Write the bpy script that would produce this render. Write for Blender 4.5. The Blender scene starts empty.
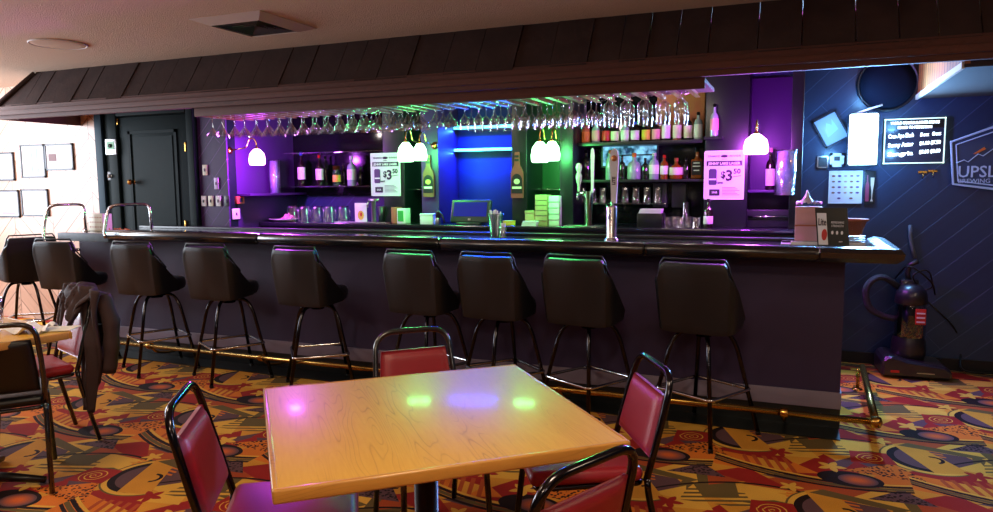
import bpy, math, random
from math import sin, cos, pi, radians as R
from mathutils import Vector, Matrix
random.seed(7)
S = bpy.context.scene
COL = S.collection

# ------------------------------------------------------------------ camera
CAM_F, PITCH, ROLL, YAW, CAMH = 721.93, 0.101186, -0.0086533, -0.3928385, 1.4718
_fw = Vector((sin(YAW)*cos(PITCH), cos(YAW)*cos(PITCH), -sin(PITCH)))
_r = Vector((cos(YAW), -sin(YAW), 0)); _u = _r.cross(_fw)
_r2 = _r*cos(ROLL)+_u*sin(ROLL); _u2 = -_r*sin(ROLL)+_u*cos(ROLL)
cd = bpy.data.cameras.new('camera'); cam = bpy.data.objects.new('camera', cd); COL.objects.link(cam)
cd.sensor_width = 36; cd.lens = CAM_F/993*36; cd.clip_start = .05
M3 = Matrix((_r2, _u2, -_fw)).transposed()
cam.matrix_world = Matrix.Translation((0, 0, CAMH)) @ M3.to_4x4()
S.camera = cam
# ------------------------------------------------------------------ view, world, big lights
S.view_settings.view_transform = 'Standard'; S.view_settings.look = 'None'
S.view_settings.exposure = 0.5; S.view_settings.gamma = 1; S.view_settings.use_curve_mapping = False
S.cycles.use_denoising = True
S.cycles.max_bounces = 7; S.cycles.transparent_max_bounces = 24; S.cycles.sample_clamp_indirect = 4
w = bpy.data.worlds.new('world'); S.world = w; w.use_nodes = True
w.node_tree.nodes['Background'].inputs[0].default_value = (.55, .75, 1, 1)
w.node_tree.nodes['Background'].inputs[1].default_value = .6
def area(name, loc, rot, sx, sy, power, color, spread=180):
    l = bpy.data.lights.new(name, 'AREA'); l.shape = 'RECTANGLE'; l.size = sx; l.size_y = sy
    l.energy = power; l.color = color; l.spread = R(spread)
    o = bpy.data.objects.new(name, l); o.location = loc; o.rotation_euler = rot; COL.objects.link(o); return o
def point(name, loc, power, color, rad=.04):
    l = bpy.data.lights.new(name, 'POINT'); l.energy = power; l.color = color; l.shadow_soft_size = rad
    o = bpy.data.objects.new(name, l); o.location = loc; COL.objects.link(o); return o
WARM = (1, .80, .54)
area('daylight_through_window', (-9.35, 3.3, 1.7), (0, R(-90), 0), 1.7, 2.4, 170, (.80, .88, 1))
for _x, _y, _p in ((-.3, 1.1, 21), (2.2, 2.6, 17), (-3.2, 1.6, 17), (-.3, -1.4, 26)):  # added warm fill under the ceiling, out of view, brightens table and carpet
    area('added_ceiling_fill', (_x, _y, 2.50), (0, 0, 0), .5, .5, _p, WARM)
point('added_room_fill', (-5.2, .6, 2.0), 40, (1, .84, .74), .12)  # added fill points with no fixture, to brighten ceiling and room
point('added_room_fill', (1.6, -1.2, 1.9), 16, (1, .84, .78), .12)
area('added_wood_wall_wash', (-7.9, 4.35, 2.48), (R(28), 0, 0), 1.4, .3, 14, (.9, .92, 1))  # added wash with no fixture, brightens the pine wall

# ------------------------------------------------------------------ placing helpers (a pixel of the photograph + a known depth gives a point)
def _ray(px, py): return _r2*((px-496.5)/CAM_F) + _u2*((256-py)/CAM_F) + _fw
def onY(px, py, Y):
    d = _ray(px, py); t = Y/d.y; return Vector((d.x*t, Y, CAMH+d.z*t))
def onZ(px, py, Z):
    d = _ray(px, py); t = (Z-CAMH)/d.z; return Vector((d.x*t, d.y*t, Z))
def onX(px, py, X):
    d = _ray(px, py); t = X/d.x; return Vector((X, d.y*t, CAMH+d.z*t))
def cw(f, l): return Vector((l*cos(YAW)+f*sin(YAW), f*cos(YAW)-l*sin(YAW), 0))

# ------------------------------------------------------------------ materials
def lin(c): return tuple(((x/255)/12.92 if x/255 <= .04045 else ((x/255+.055)/1.055)**2.4) for x in c)
def mat(name, rgb, rough=.5, metal=0., spec=.5, coat=0., emis=None, es=0., noise=0., nscale=20., bump=0., bscale=60., coatr=.08):
    m = bpy.data.materials.new(name); m.use_nodes = True; nt = m.node_tree; b = nt.nodes['Principled BSDF']
    c = lin(rgb)+(1,)
    b.inputs['Base Color'].default_value = c; b.inputs['Roughness'].default_value = rough
    b.inputs['Metallic'].default_value = metal; b.inputs['Specular IOR Level'].default_value = spec
    b.inputs['Coat Weight'].default_value = coat; b.inputs['Coat Roughness'].default_value = coatr
    if emis: b.inputs['Emission Color'].default_value = tuple(emis)+(1,); b.inputs['Emission Strength'].default_value = es
    tc = nt.nodes.new('ShaderNodeTexCoord')
    if noise:
        n = nt.nodes.new('ShaderNodeTexNoise'); n.inputs['Scale'].default_value = nscale; n.inputs['Detail'].default_value = 4
        nt.links.new(tc.outputs['Object'], n.inputs['Vector'])
        mx = nt.nodes.new('ShaderNodeMix'); mx.data_type = 'RGBA'
        mx.inputs[6].default_value = tuple(x*(1-noise) for x in c[:3])+(1,); mx.inputs[7].default_value = tuple(min(1, x*(1+noise)) for x in c[:3])+(1,)
        nt.links.new(n.outputs['Fac'], mx.inputs[0]); nt.links.new(mx.outputs[2], b.inputs['Base Color'])
    if bump:
        n = nt.nodes.new('ShaderNodeTexNoise'); n.inputs['Scale'].default_value = bscale; n.inputs['Detail'].default_value = 3
        nt.links.new(tc.outputs['Object'], n.inputs['Vector'])
        bp = nt.nodes.new('ShaderNodeBump'); bp.inputs['Strength'].default_value = bump; bp.inputs['Distance'].default_value = .01
        nt.links.new(n.outputs['Fac'], bp.inputs['Height']); nt.links.new(bp.outputs[0], b.inputs['Normal'])
    return m
def thin_glass(name, tint=(1, 1, 1), ior=1.45, base=.06, rough=.02, glosscol=(1, 1, 1)):
    m = bpy.data.materials.new(name); m.use_nodes = True; nt = m.node_tree; nt.nodes.clear()
    o = nt.nodes.new('ShaderNodeOutputMaterial'); t = nt.nodes.new('ShaderNodeBsdfTransparent'); t.inputs[0].default_value = tuple(tint)+(1,)
    g = nt.nodes.new('ShaderNodeBsdfGlossy'); g.inputs['Roughness'].default_value = rough; g.inputs[0].default_value = tuple(glosscol)+(1,)
    lw = nt.nodes.new('ShaderNodeLayerWeight'); lw.inputs[0].default_value = .35
    mr = nt.nodes.new('ShaderNodeMapRange'); mr.inputs[3].default_value = base; mr.inputs[4].default_value = .9
    nt.links.new(lw.outputs['Facing'], mr.inputs[0])
    mx = nt.nodes.new('ShaderNodeMixShader'); nt.links.new(mr.outputs[0], mx.inputs[0])
    nt.links.new(t.outputs[0], mx.inputs[1]); nt.links.new(g.outputs[0], mx.inputs[2]); nt.links.new(mx.outputs[0], o.inputs[0]); return m
class X:                                        # tiny expression builder over Math nodes
    nt = None
    def __init__(s, v): s.v = v
    @staticmethod
    def op(o, *a):
        n = X.nt.nodes.new('ShaderNodeMath'); n.operation = o
        for i, x in enumerate(a):
            x = x.v if isinstance(x, X) else x
            if isinstance(x, (int, float)): n.inputs[i].default_value = x
            else: X.nt.links.new(x, n.inputs[i])
        return X(n.outputs[0])
    def __add__(s, o): return X.op('ADD', s, o)
    def __radd__(s, o): return X.op('ADD', o, s)
    def __sub__(s, o): return X.op('SUBTRACT', s, o)
    def __rsub__(s, o): return X.op('SUBTRACT', o, s)
    def __mul__(s, o): return X.op('MULTIPLY', s, o)
    __rmul__ = __mul__
    def __truediv__(s, o): return X.op('DIVIDE', s, o)
    def gt(s, o): return X.op('GREATER_THAN', s, o)
    def lt(s, o): return X.op('LESS_THAN', s, o)
def planks(name, c1, c2, line, ang, width, length=1.6, rough=.5, herring=0., gap=.012, coat=0., plane='XZ', vary=1.0, knots=0.):
    """boards at an angle on a wall; herring > 0 mirrors the angle in bands of that width"""
    m = bpy.data.materials.new(name); m.use_nodes = True; nt = m.node_tree; X.nt = nt; b = nt.nodes['Principled BSDF']
    tc = nt.nodes.new('ShaderNodeTexCoord'); sp = nt.nodes.new('ShaderNodeSeparateXYZ'); nt.links.new(tc.outputs['Object'], sp.inputs[0])
    x = X(sp.outputs[{'X': 0, 'Y': 1, 'Z': 2}[plane[0]]]); z = X(sp.outputs[{'X': 0, 'Y': 1, 'Z': 2}[plane[1]]])
    band = X(0.)
    if herring:
        h = x/herring; band = X.op('FLOOR', h); fr = h-band
        par = X.op('MODULO', X.op('ABSOLUTE', band), 2.); sg = 1-par*2
        u = fr*herring; xx = u*sg
    else: xx = x
    a = xx*cos(ang)+z*sin(ang); c = z*cos(ang)-xx*sin(ang)
    t = c/width; k = X.op('FLOOR', t); f = t-k
    wn = nt.nodes.new('ShaderNodeTexWhiteNoise'); wn.noise_dimensions = '3D'
    cb = nt.nodes.new('ShaderNodeCombineXYZ'); nt.links.new(k.v, cb.inputs[0])
    if herring: nt.links.new(band.v, cb.inputs[1])
    if not herring:
        sh = X.op('MULTIPLY', X.op('SINE', k*12.9898), 43.7); sh = sh-X.op('FLOOR', sh)
        L = a/length+sh; lk = X.op('FLOOR', L); nt.links.new(lk.v, cb.inputs[2]); fl = (L-lk)*length
    nt.links.new(cb.outputs[0], wn.inputs['Vector'])
    g = nt.nodes.new('ShaderNodeTexNoise'); g.inputs['Scale'].default_value = 1; g.inputs['Detail'].default_value = 5
    cv = nt.nodes.new('ShaderNodeCombineXYZ'); nt.links.new((a*3).v, cv.inputs[0]); nt.links.new((c*45).v, cv.inputs[1]); nt.links.new((k*3.7).v, cv.inputs[2])
    nt.links.new(cv.outputs[0], g.inputs['Vector'])
    fac = X(wn.outputs['Value'])*vary*.6+X(g.outputs['Fac'])*.7-.15
    mx = nt.nodes.new('ShaderNodeMix'); mx.data_type = 'RGBA'; mx.clamp_factor = True
    mx.inputs[6].default_value = lin(c1)+(1,); mx.inputs[7].default_value = lin(c2)+(1,); nt.links.new(fac.v, mx.inputs[0])
    ln = X.op('MAXIMUM', f.lt(gap/width), f.gt(1-gap/width*.3))
    if herring: ln = X.op('MAXIMUM', ln, X.op('MAXIMUM', fr.lt(gap/herring*.6), fr.gt(1-gap/herring*.6)))
    else: ln = X.op('MAXIMUM', ln, fl.lt(gap*.7))
    src = mx.outputs[2]
    if knots:
        vo = nt.nodes.new('ShaderNodeTexVoronoi'); vo.inputs['Scale'].default_value = 5.5
        nt.links.new(tc.outputs['Object'], vo.inputs['Vector'])
        kn = X(vo.outputs['Distance']).lt(.09)
        m3 = nt.nodes.new('ShaderNodeMix'); m3.data_type = 'RGBA'; nt.links.new((kn*knots).v, m3.inputs[0]); nt.links.new(src, m3.inputs[6]); m3.inputs[7].default_value = lin(line)+(1,); src = m3.outputs[2]
    m2 = nt.nodes.new('ShaderNodeMix'); m2.data_type = 'RGBA'; nt.links.new(ln.v, m2.inputs[0]); nt.links.new(src, m2.inputs[6]); m2.inputs[7].default_value = lin(line)+(1,)
    nt.links.new(m2.outputs[2], b.inputs['Base Color']); b.inputs['Roughness'].default_value = rough; b.inputs['Coat Weight'].default_value = coat; b.inputs['Coat Roughness'].default_value = .12
    bp = nt.nodes.new('ShaderNodeBump'); bp.inputs['Strength'].default_value = .5; bp.inputs['Distance'].default_value = .006
    nt.links.new((1-ln).v, bp.inputs['Height']); nt.links.new(bp.outputs[0], b.inputs['Normal'])
    return m
def wood_grain(name, c1, c2, c3, rough=.25, coat=.6, axis=0):
    m = bpy.data.materials.new(name); m.use_nodes = True; nt = m.node_tree; b = nt.nodes['Principled BSDF']; X.nt = nt
    tc = nt.nodes.new('ShaderNodeTexCoord'); mp = nt.nodes.new('ShaderNodeMapping')
    mp.inputs['Scale'].default_value = (4.6, .5, 3) if axis == 1 else (.62, 3.2, 3)
    nt.links.new(tc.outputs['Object'], mp.inputs[0])
    n1 = nt.nodes.new('ShaderNodeTexNoise'); n1.inputs['Scale'].default_value = 1.5; n1.inputs['Detail'].default_value = 2; nt.links.new(mp.outputs[0], n1.inputs['Vector'])
    rings = X(n1.outputs['Fac'])*34; rr = rings-X.op('FLOOR', rings)
    line = X.op('POWER', X.op('ABSOLUTE', rr*2-1), 9.)
    n2 = nt.nodes.new('ShaderNodeTexNoise'); n2.inputs['Scale'].default_value = 26; n2.inputs['Detail'].default_value = 6; nt.links.new(mp.outputs[0], n2.inputs['Vector'])
    n3 = nt.nodes.new('ShaderNodeTexNoise'); n3.inputs['Scale'].default_value = 2.2; nt.links.new(mp.outputs[0], n3.inputs['Vector'])
    a = nt.nodes.new('ShaderNodeMix'); a.data_type = 'RGBA'; a.inputs[6].default_value = lin(c1)+(1,); a.inputs[7].default_value = lin(c2)+(1,)
    nt.links.new(X.op('ADD', X(n2.outputs['Fac'])*.6, X(n3.outputs['Fac'])*.5).v, a.inputs[0])
    c = nt.nodes.new('ShaderNodeMix'); c.data_type = 'RGBA'; c.clamp_factor = True
    gate = X.op('MULTIPLY', line, X.op('MAXIMUM', (X(n3.outputs['Fac'])-.42)*3.2, 0.))
    nt.links.new((gate*.75).v, c.inputs[0]); nt.links.new(a.outputs[2], c.inputs[6]); c.inputs[7].default_value = lin(c3)+(1,)
    nt.links.new(c.outputs[2], b.inputs['Base Color']); b.inputs['Roughness'].default_value = rough
    b.inputs['Coat Weight'].default_value = coat; b.inputs['Coat Roughness'].default_value = .13; b.inputs['Specular IOR Level'].default_value = .35
    return m
def carpet():
    m = bpy.data.materials.new('patterned_carpet'); m.use_nodes = True; nt = m.node_tree; X.nt = nt; b = nt.nodes['Principled BSDF']
    tc = nt.nodes.new('ShaderNodeTexCoord'); sp = nt.nodes.new('ShaderNodeSeparateXYZ'); nt.links.new(tc.outputs['Object'], sp.inputs[0])
    x = X(sp.outputs[0]); y = X(sp.outputs[1]); W, H = .92, .84
    nz = nt.nodes.new('ShaderNodeTexNoise'); nz.inputs['Scale'].default_value = 3.5; nt.links.new(tc.outputs['Object'], nz.inputs['Vector'])
    fz = nt.nodes.new('ShaderNodeTexNoise'); fz.inputs['Scale'].default_value = 260; nt.links.new(tc.outputs['Object'], fz.inputs['Vector'])
    vo = nt.nodes.new('ShaderNodeTexVoronoi'); vo.inputs['Scale'].default_value = 55; nt.links.new(tc.outputs['Object'], vo.inputs['Vector'])
    spots = X(vo.outputs['Distance']).lt(.42)
    GOLD, ORNG, RED, MAUVE, DARK, OLIVE, YEL, RUST = [lin(c) for c in ((204, 138, 46), (208, 110, 34), (148, 34, 28), (94, 64, 68), (34, 18, 18), (100, 80, 44), (214, 160, 62), (168, 72, 34))]
    cur = [None]
    def rgb(c):
        n = nt.nodes.new('ShaderNodeRGB'); n.outputs[0].default_value = tuple(c)+(1,); return n.outputs[0]
    cur[0] = rgb(GOLD)
    def layer(mask, c):
        n = nt.nodes.new('ShaderNodeMix'); n.data_type = 'RGBA'
        nt.links.new(mask.v, n.inputs[0]); nt.links.new(cur[0], n.inputs[6])
        if isinstance(c, tuple): n.inputs[7].default_value = c+(1,)
        else: nt.links.new(c, n.inputs[7])
        cur[0] = n.outputs[2]
    def local(cx, cy):                      # half-drop repeat
        yy = y-cy; r = X.op('ROUND', yy/H); v = yy-r*H
        u = x-cx-r*(W/2); u = u-X.op('ROUND', u/W)*W
        return u, v
    def poly(cx, cy, pts):                   # convex, counter-clockwise
        u, v = local(cx, cy); mk = None
        for i in range(len(pts)):
            (ax, ay), (bx, by) = pts[i], pts[(i+1) % len(pts)]
            nx, ny = -(by-ay), (bx-ax)
            e = (u*nx+v*ny).gt(ax*nx+ay*ny)
            mk = e if mk is None else mk*e
        return mk, u, v
    def rad(u, v): return X.op('SQRT', u*u+v*v)
    # big angular blocks
    P = [(-.30, -.25, [(-.2, -.16), (.24, -.1), (.02, .2)], RED), (.1, -.3, [(-.25, -.12), (.22, -.05), (.2, .12), (-.1, .1)], ORNG),
         (.33, .1, [(-.22, -.2), (.2, -.08), (-.02, .22)], MAUVE), (-.1, .12, [(-.3, -.06), (.1, -.2), (.28, .02), (-.05, .16)], YEL),
         (-.36, .18, [(-.14, -.2), (.16, -.12), (.1, .2), (-.1, .12)], OLIVE), (.12, .33, [(-.34, -.1), (.3, -.12), (.34, .08), (-.1, .1)], RUST),
         (.28, -.12, [(-.2, -.06), (.22, -.14), (.05, .16)], RED), (-.08, -.08, [(-.2, -.12), (.16, -.14), (.02, .14)], MAUVE),
         (.4, .3, [(-.16, -.1), (.12, -.14), (.06, .16)], YEL), (-.18, .34, [(-.24, -.06), (.2, -.1), (-.02, .12)], RED),
         (.05, .02, [(-.26, .0), (.26, -.05), (.2, .02), (-.1, .07)], OLIVE), (-.42, -.02, [(-.1, -.14), (.12, -.1), (.0, .16)], YEL)]
    for cx, cy, pts, c in P:
        mk, u, v = poly(cx, cy, pts); layer(mk, c)
    for cx, cy, pts, c in ((.2, -.36, [(-.1, -.03), (.12, -.06), (.04, .07)], ORNG), (-.4, -.32, [(-.08, -.07), (.09, -.02), (-.03, .09)], ORNG), (.08, .2, [(-.12, -.02), (.05, -.08), (.1, .06)], GOLD), (-.3, .26, [(-.05, -.1), (.1, .0), (-.08, .08)], RUST), (.42, .02, [(-.09, -.05), (.07, -.08), (.05, .09)], YEL), (-.12, -.18, [(-.07, -.06), (.1, -.03), (-.01, .08)], RED), (.36, .4, [(-.1, -.04), (.1, -.02), (.0, .06)], RED), (-.02, .4, [(-.1, -.02), (.08, -.05), (.06, .05)], MAUVE)):
        mk, u, v = poly(cx, cy, pts); layer(mk, c)
    # striped fans and combs
    for cx, cy, pts, c, ax, ay in ((.36, -.3, [(-.15, -.1), (.16, -.08), (.1, .12), (-.12, .1)], RUST, 60, 18), (-.3, .02, [(-.16, -.08), (.18, -.06), (.12, .1), (-.14, .08)], OLIVE, -25, 70), (.16, .17, [(-.16, -.07), (.16, -.05), (.13, .07), (-.16, .07)], ORNG, 10, 90)):
        mk, u, v = poly(cx, cy, pts); st = X.op('SINE', u*ax*2+v*ay*2).gt(.15); layer(mk*st, c)
    # leopard triangle
    mk, u, v = poly(.0, -.2, [(-.2, -.05), (.2, -.09), (.05, .13)]); layer(mk, ORNG); layer(mk*spots, DARK)
    mk, u, v = poly(-.43, .33, [(-.14, -.07), (.15, -.05), (.02, .1)]); layer(mk, MAUVE); layer(mk*spots, DARK)
    # long thin dark sweeps
    u, v = local(.1, .42)
    for off, th, c in ((0, .012, DARK), (.024, .009, YEL), (-.03, .014, OLIVE), (-.058, .01, DARK)):
        k = X.op('ABSOLUTE', v-off-u*u*.5+u*.12).lt(th); layer(k, c)
    u, v = local(-.2, .24)
    k = X.op('ABSOLUTE', v+u*u*.9-u*.2).lt(.009); layer(k, DARK)
    # the ringed eye, cut by a straight golden bar
    u, v = local(.229, .074); r = rad(u, v); cut = (v*.55+u*.83).lt(.055)
    for rr, c in ((.232, OLIVE), (.222, YEL), (.196, DARK), (.160, MAUVE)): layer(r.lt(rr)*cut, c)
    mk, u2, v2 = poly(.229, .074, [(.0, -.2), (.17, -.16), (-.04, .22), (-.16, .2)]); layer(mk*r.lt(.232), GOLD)
    r2 = rad(u-.02, v+.01); layer(X.op('ABSOLUTE', r2-.045).lt(.009)*(u-.02+v*.4).gt(0), DARK)
    # glowing disc with dark crescent
    u, v = local(-.17, -.36); r = rad(u*.8, v*1.25); layer(r.lt(.12), DARK)
    n = nt.nodes.new('ShaderNodeMapRange'); nt.links.new(rad(u-.035, v*1.3).v, n.inputs[0]); n.inputs[1].default_value = .02; n.inputs[2].default_value = .085; n.inputs[3].default_value = 0; n.inputs[4].default_value = 1
    mx = nt.nodes.new('ShaderNodeMix'); mx.data_type = 'RGBA'; nt.links.new(n.outputs[0], mx.inputs[0]); mx.inputs[6].default_value = lin((206, 96, 44))+(1,); mx.inputs[7].default_value = MAUVE+(1,)
    layer(rad(u-.035, v*1.3).lt(.09), mx.outputs[2])
    # red field with a spiral of pale rings
    mk, u, v = poly(-.05, -.02, [(-.1, -.1), (.12, -.06), (.08, .1), (-.1, .08)]); layer(mk, RED)
    an = X.op('ARCTAN2', v, u)*.0032; rs = rad(u, v)-an; q = rs/.026; q = q-X.op('FLOOR', q); layer(mk*q.lt(.22)*rad(u, v).lt(.075), YEL)
    # stars
    for cx, cy, s, c in ((.42, -.1, .07, RED), (-.25, -.22, .075, YEL), (.02, .28, .06, YEL)):
        u, v = local(cx, cy); r = rad(u, v); a = X.op('ARCTAN2', v, u)
        k = a*(5/(2*pi)); k = X.op('ABSOLUTE', k-X.op('ROUND', k))*2     # 0 at a tip, 1 in a notch
        layer(r.lt(s*(1-k*.62)), c)
    # green-gold diagonal blade
    mk, u, v = poly(.3, .26, [(-.2, -.02), (.18, -.1), (.22, -.06), (-.14, .04)]); layer(mk, OLIVE)
    nt.links.new
    f = nt.nodes.new('ShaderNodeMix'); f.data_type = 'RGBA'; f.blend_type = 'MULTIPLY'; f.inputs[0].default_value = 1
    v1 = X.op('ADD', X(nz.outputs['Fac'])*.5, X(fz.outputs['Fac'])*.7)+.38
    cb = nt.nodes.new('ShaderNodeCombineColor'); [nt.links.new(v1.v, cb.inputs[i]) for i in range(3)]
    nt.links.new(cur[0], f.inputs[6]); nt.links.new(cb.outputs[0], f.inputs[7]); nt.links.new(f.outputs[2], b.inputs['Base Color'])
    b.inputs['Roughness'].default_value = .95; b.inputs['Specular IOR Level'].default_value = .15
    bp = nt.nodes.new('ShaderNodeBump'); bp.inputs['Strength'].default_value = .4; bp.inputs['Distance'].default_value = .004
    nt.links.new(fz.outputs['Fac'], bp.inputs['Height']); nt.links.new(bp.outputs[0], b.inputs['Normal'])
    return m

MT = dict(
    ceiling=mat('textured_ceiling_plaster', (212, 184, 160), .9, bump=.9, bscale=120, noise=.12, nscale=90),
    wall_plain=mat('painted_wall', (70, 58, 56), .8),
    pine=planks('pine_herringbone_boards', (226, 190, 170), (182, 138, 112), (112, 80, 66), R(42), .15, rough=.35, herring=.62, gap=.006, knots=.6),
    navy=planks('dark_diagonal_boards', (36, 58, 92), (27, 45, 74), (58, 78, 112), R(43), .155, length=2.4, rough=.38, gap=.005, vary=.6),
    navyp=mat('black_painted_wood', (17, 20, 26), .38, noise=.2),
    green_black=mat('green_black_paint', (13, 28, 29), .6, spec=.12, noise=.2),
    barfront=mat('plum_bar_panel', (44, 26, 66), .55, noise=.15, nscale=160, bump=.3, bscale=300),
    strip=mat('grey_baseboard_vinyl', (120, 108, 128), .45),
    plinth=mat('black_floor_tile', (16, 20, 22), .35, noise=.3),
    bartop=mat('black_laminate', (26, 26, 34), .16, spec=.7, coat=.5),
    rail=mat('black_padded_vinyl', (26, 26, 30), .26, spec=.6, coat=.7, bump=.15, bscale=30, coatr=.2),
    vinyl=mat('black_stool_vinyl', (19, 21, 26), .40, spec=.55, bump=.2, bscale=220),
    chrome=mat('chrome', (215, 215, 220), .12, metal=1),
    steel=mat('brushed_steel', (185, 188, 192), .28, metal=1),
    blackchrome=mat('dark_polished_tube', (62, 60, 64), .16, metal=1),
    blacktube=mat('black_enamel_tube', (22, 22, 24), .22, spec=.7, coat=.6),
    brass=mat('brass', (196, 150, 74), .24, metal=1, noise=.1),
    redvinyl=mat('burgundy_vinyl', (150, 30, 44), .36, spec=.5, bump=.12, bscale=250, noise=.08),
    table=wood_grain('honey_oak_laminate', (216, 170, 76), (194, 142, 56), (112, 68, 28), rough=.42, coat=.16, axis=1),
    tedge=wood_grain('oak_table_edge', (208, 152, 70), (176, 118, 50), (110, 60, 22), rough=.35, coat=.4),
    shingle=planks('weathered_cedar_shakes', (62, 52, 46), (38, 32, 30), (12, 10, 9), R(90), .19, length=3, rough=.85, gap=.006, vary=1.4),
    fascia=wood_grain('stained_cedar_fascia', (104, 62, 52), (74, 44, 38), (44, 26, 22), rough=.7, coat=0.),
    jacket=mat('brown_nylon', (50, 30, 32), .8, noise=.2, nscale=9, bump=.6, bscale=14),
    glass=thin_glass('clear_glass', base=.10), plastic_clear=thin_glass('clear_plastic', (.93, .95, 1), base=.10, rough=.12),
    shelf_glass=thin_glass('shelf_glass', (.8, .95, .9), base=.15),
    white=mat('white_paper', (226, 222, 224), .6), cream=mat('cream_plastic', (222, 214, 190), .45), card=mat('tan_cardboard', (176, 150, 112), .8),
    black=mat('black_plastic', (14, 14, 16), .35), darkgrey=mat('dark_grey_plastic', (44, 44, 50), .4), ink=mat('purple_black_ink', (40, 20, 48), .6),
    mirror=mat('smoky_back_mirror', (30, 32, 38), .12, metal=.6), frame=mat('black_picture_frame', (40, 40, 50), .4),
    amber=mat('amber_liquor', (130, 62, 16), .12, coat=.8), darkbottle=mat('dark_bottle_glass', (16, 18, 14), .08, coat=1), wine=mat('wine_bottle_glass', (24, 10, 16), .08, coat=1),
    clearb=mat('pale_spirit_glass', (150, 164, 172), .08, coat=1), greenb=mat('green_bottle_glass', (20, 60, 30), .08, coat=1), copper=mat('copper_bottle', (176, 96, 60), .3, coat=.5),
    gold=mat('gold_foil', (208, 160, 60), .3, metal=1), red=mat('red_plastic', (190, 34, 30), .4), blue=mat('blue_foil', (40, 70, 190), .4), yellow=mat('yellow_label', (216, 190, 60), .5),
    orange=mat('orange_label', (214, 120, 50), .5), greenp=mat('green_plastic', (50, 150, 70), .4), pink=mat('pink_card', (220, 150, 160), .6), wicker=mat('wicker', (170, 96, 66), .8, bump=1, bscale=90),
    pinewarm=planks('warm_wood_cladding', (190, 120, 60), (160, 96, 48), (80, 40, 20), R(90), .09, length=4, rough=.5, plane='YZ'), greyboard=wood_grain('grey_underside_board', (74, 64, 60), (58, 50, 48), (60, 50, 48), rough=.7, coat=0),
    screen=mat('dark_blue_screen', (6, 10, 60), .2, emis=(.01, .02, .35), es=.5),
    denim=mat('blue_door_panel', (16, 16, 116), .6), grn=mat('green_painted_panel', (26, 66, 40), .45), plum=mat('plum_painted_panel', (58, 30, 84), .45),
)
def emit(name, col, s, base=(240, 240, 240)): return mat(name, base, .4, emis=col, es=s)
def frosted(name, col, s, tr=.5):          # glowing frosted glass that lets half of the bulb's light through
    m = bpy.data.materials.new(name); m.use_nodes = True; nt = m.node_tree; nt.nodes.clear(); o = nt.nodes.new('ShaderNodeOutputMaterial')
    e = nt.nodes.new('ShaderNodeEmission'); e.inputs[0].default_value = tuple(col)+(1,); e.inputs[1].default_value = s; t = nt.nodes.new('ShaderNodeBsdfTransparent'); mx = nt.nodes.new('ShaderNodeMixShader'); mx.inputs[0].default_value = tr
    nt.links.new(t.outputs[0], mx.inputs[1]); nt.links.new(e.outputs[0], mx.inputs[2]); nt.links.new(mx.outputs[0], o.inputs[0]); return m

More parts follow.
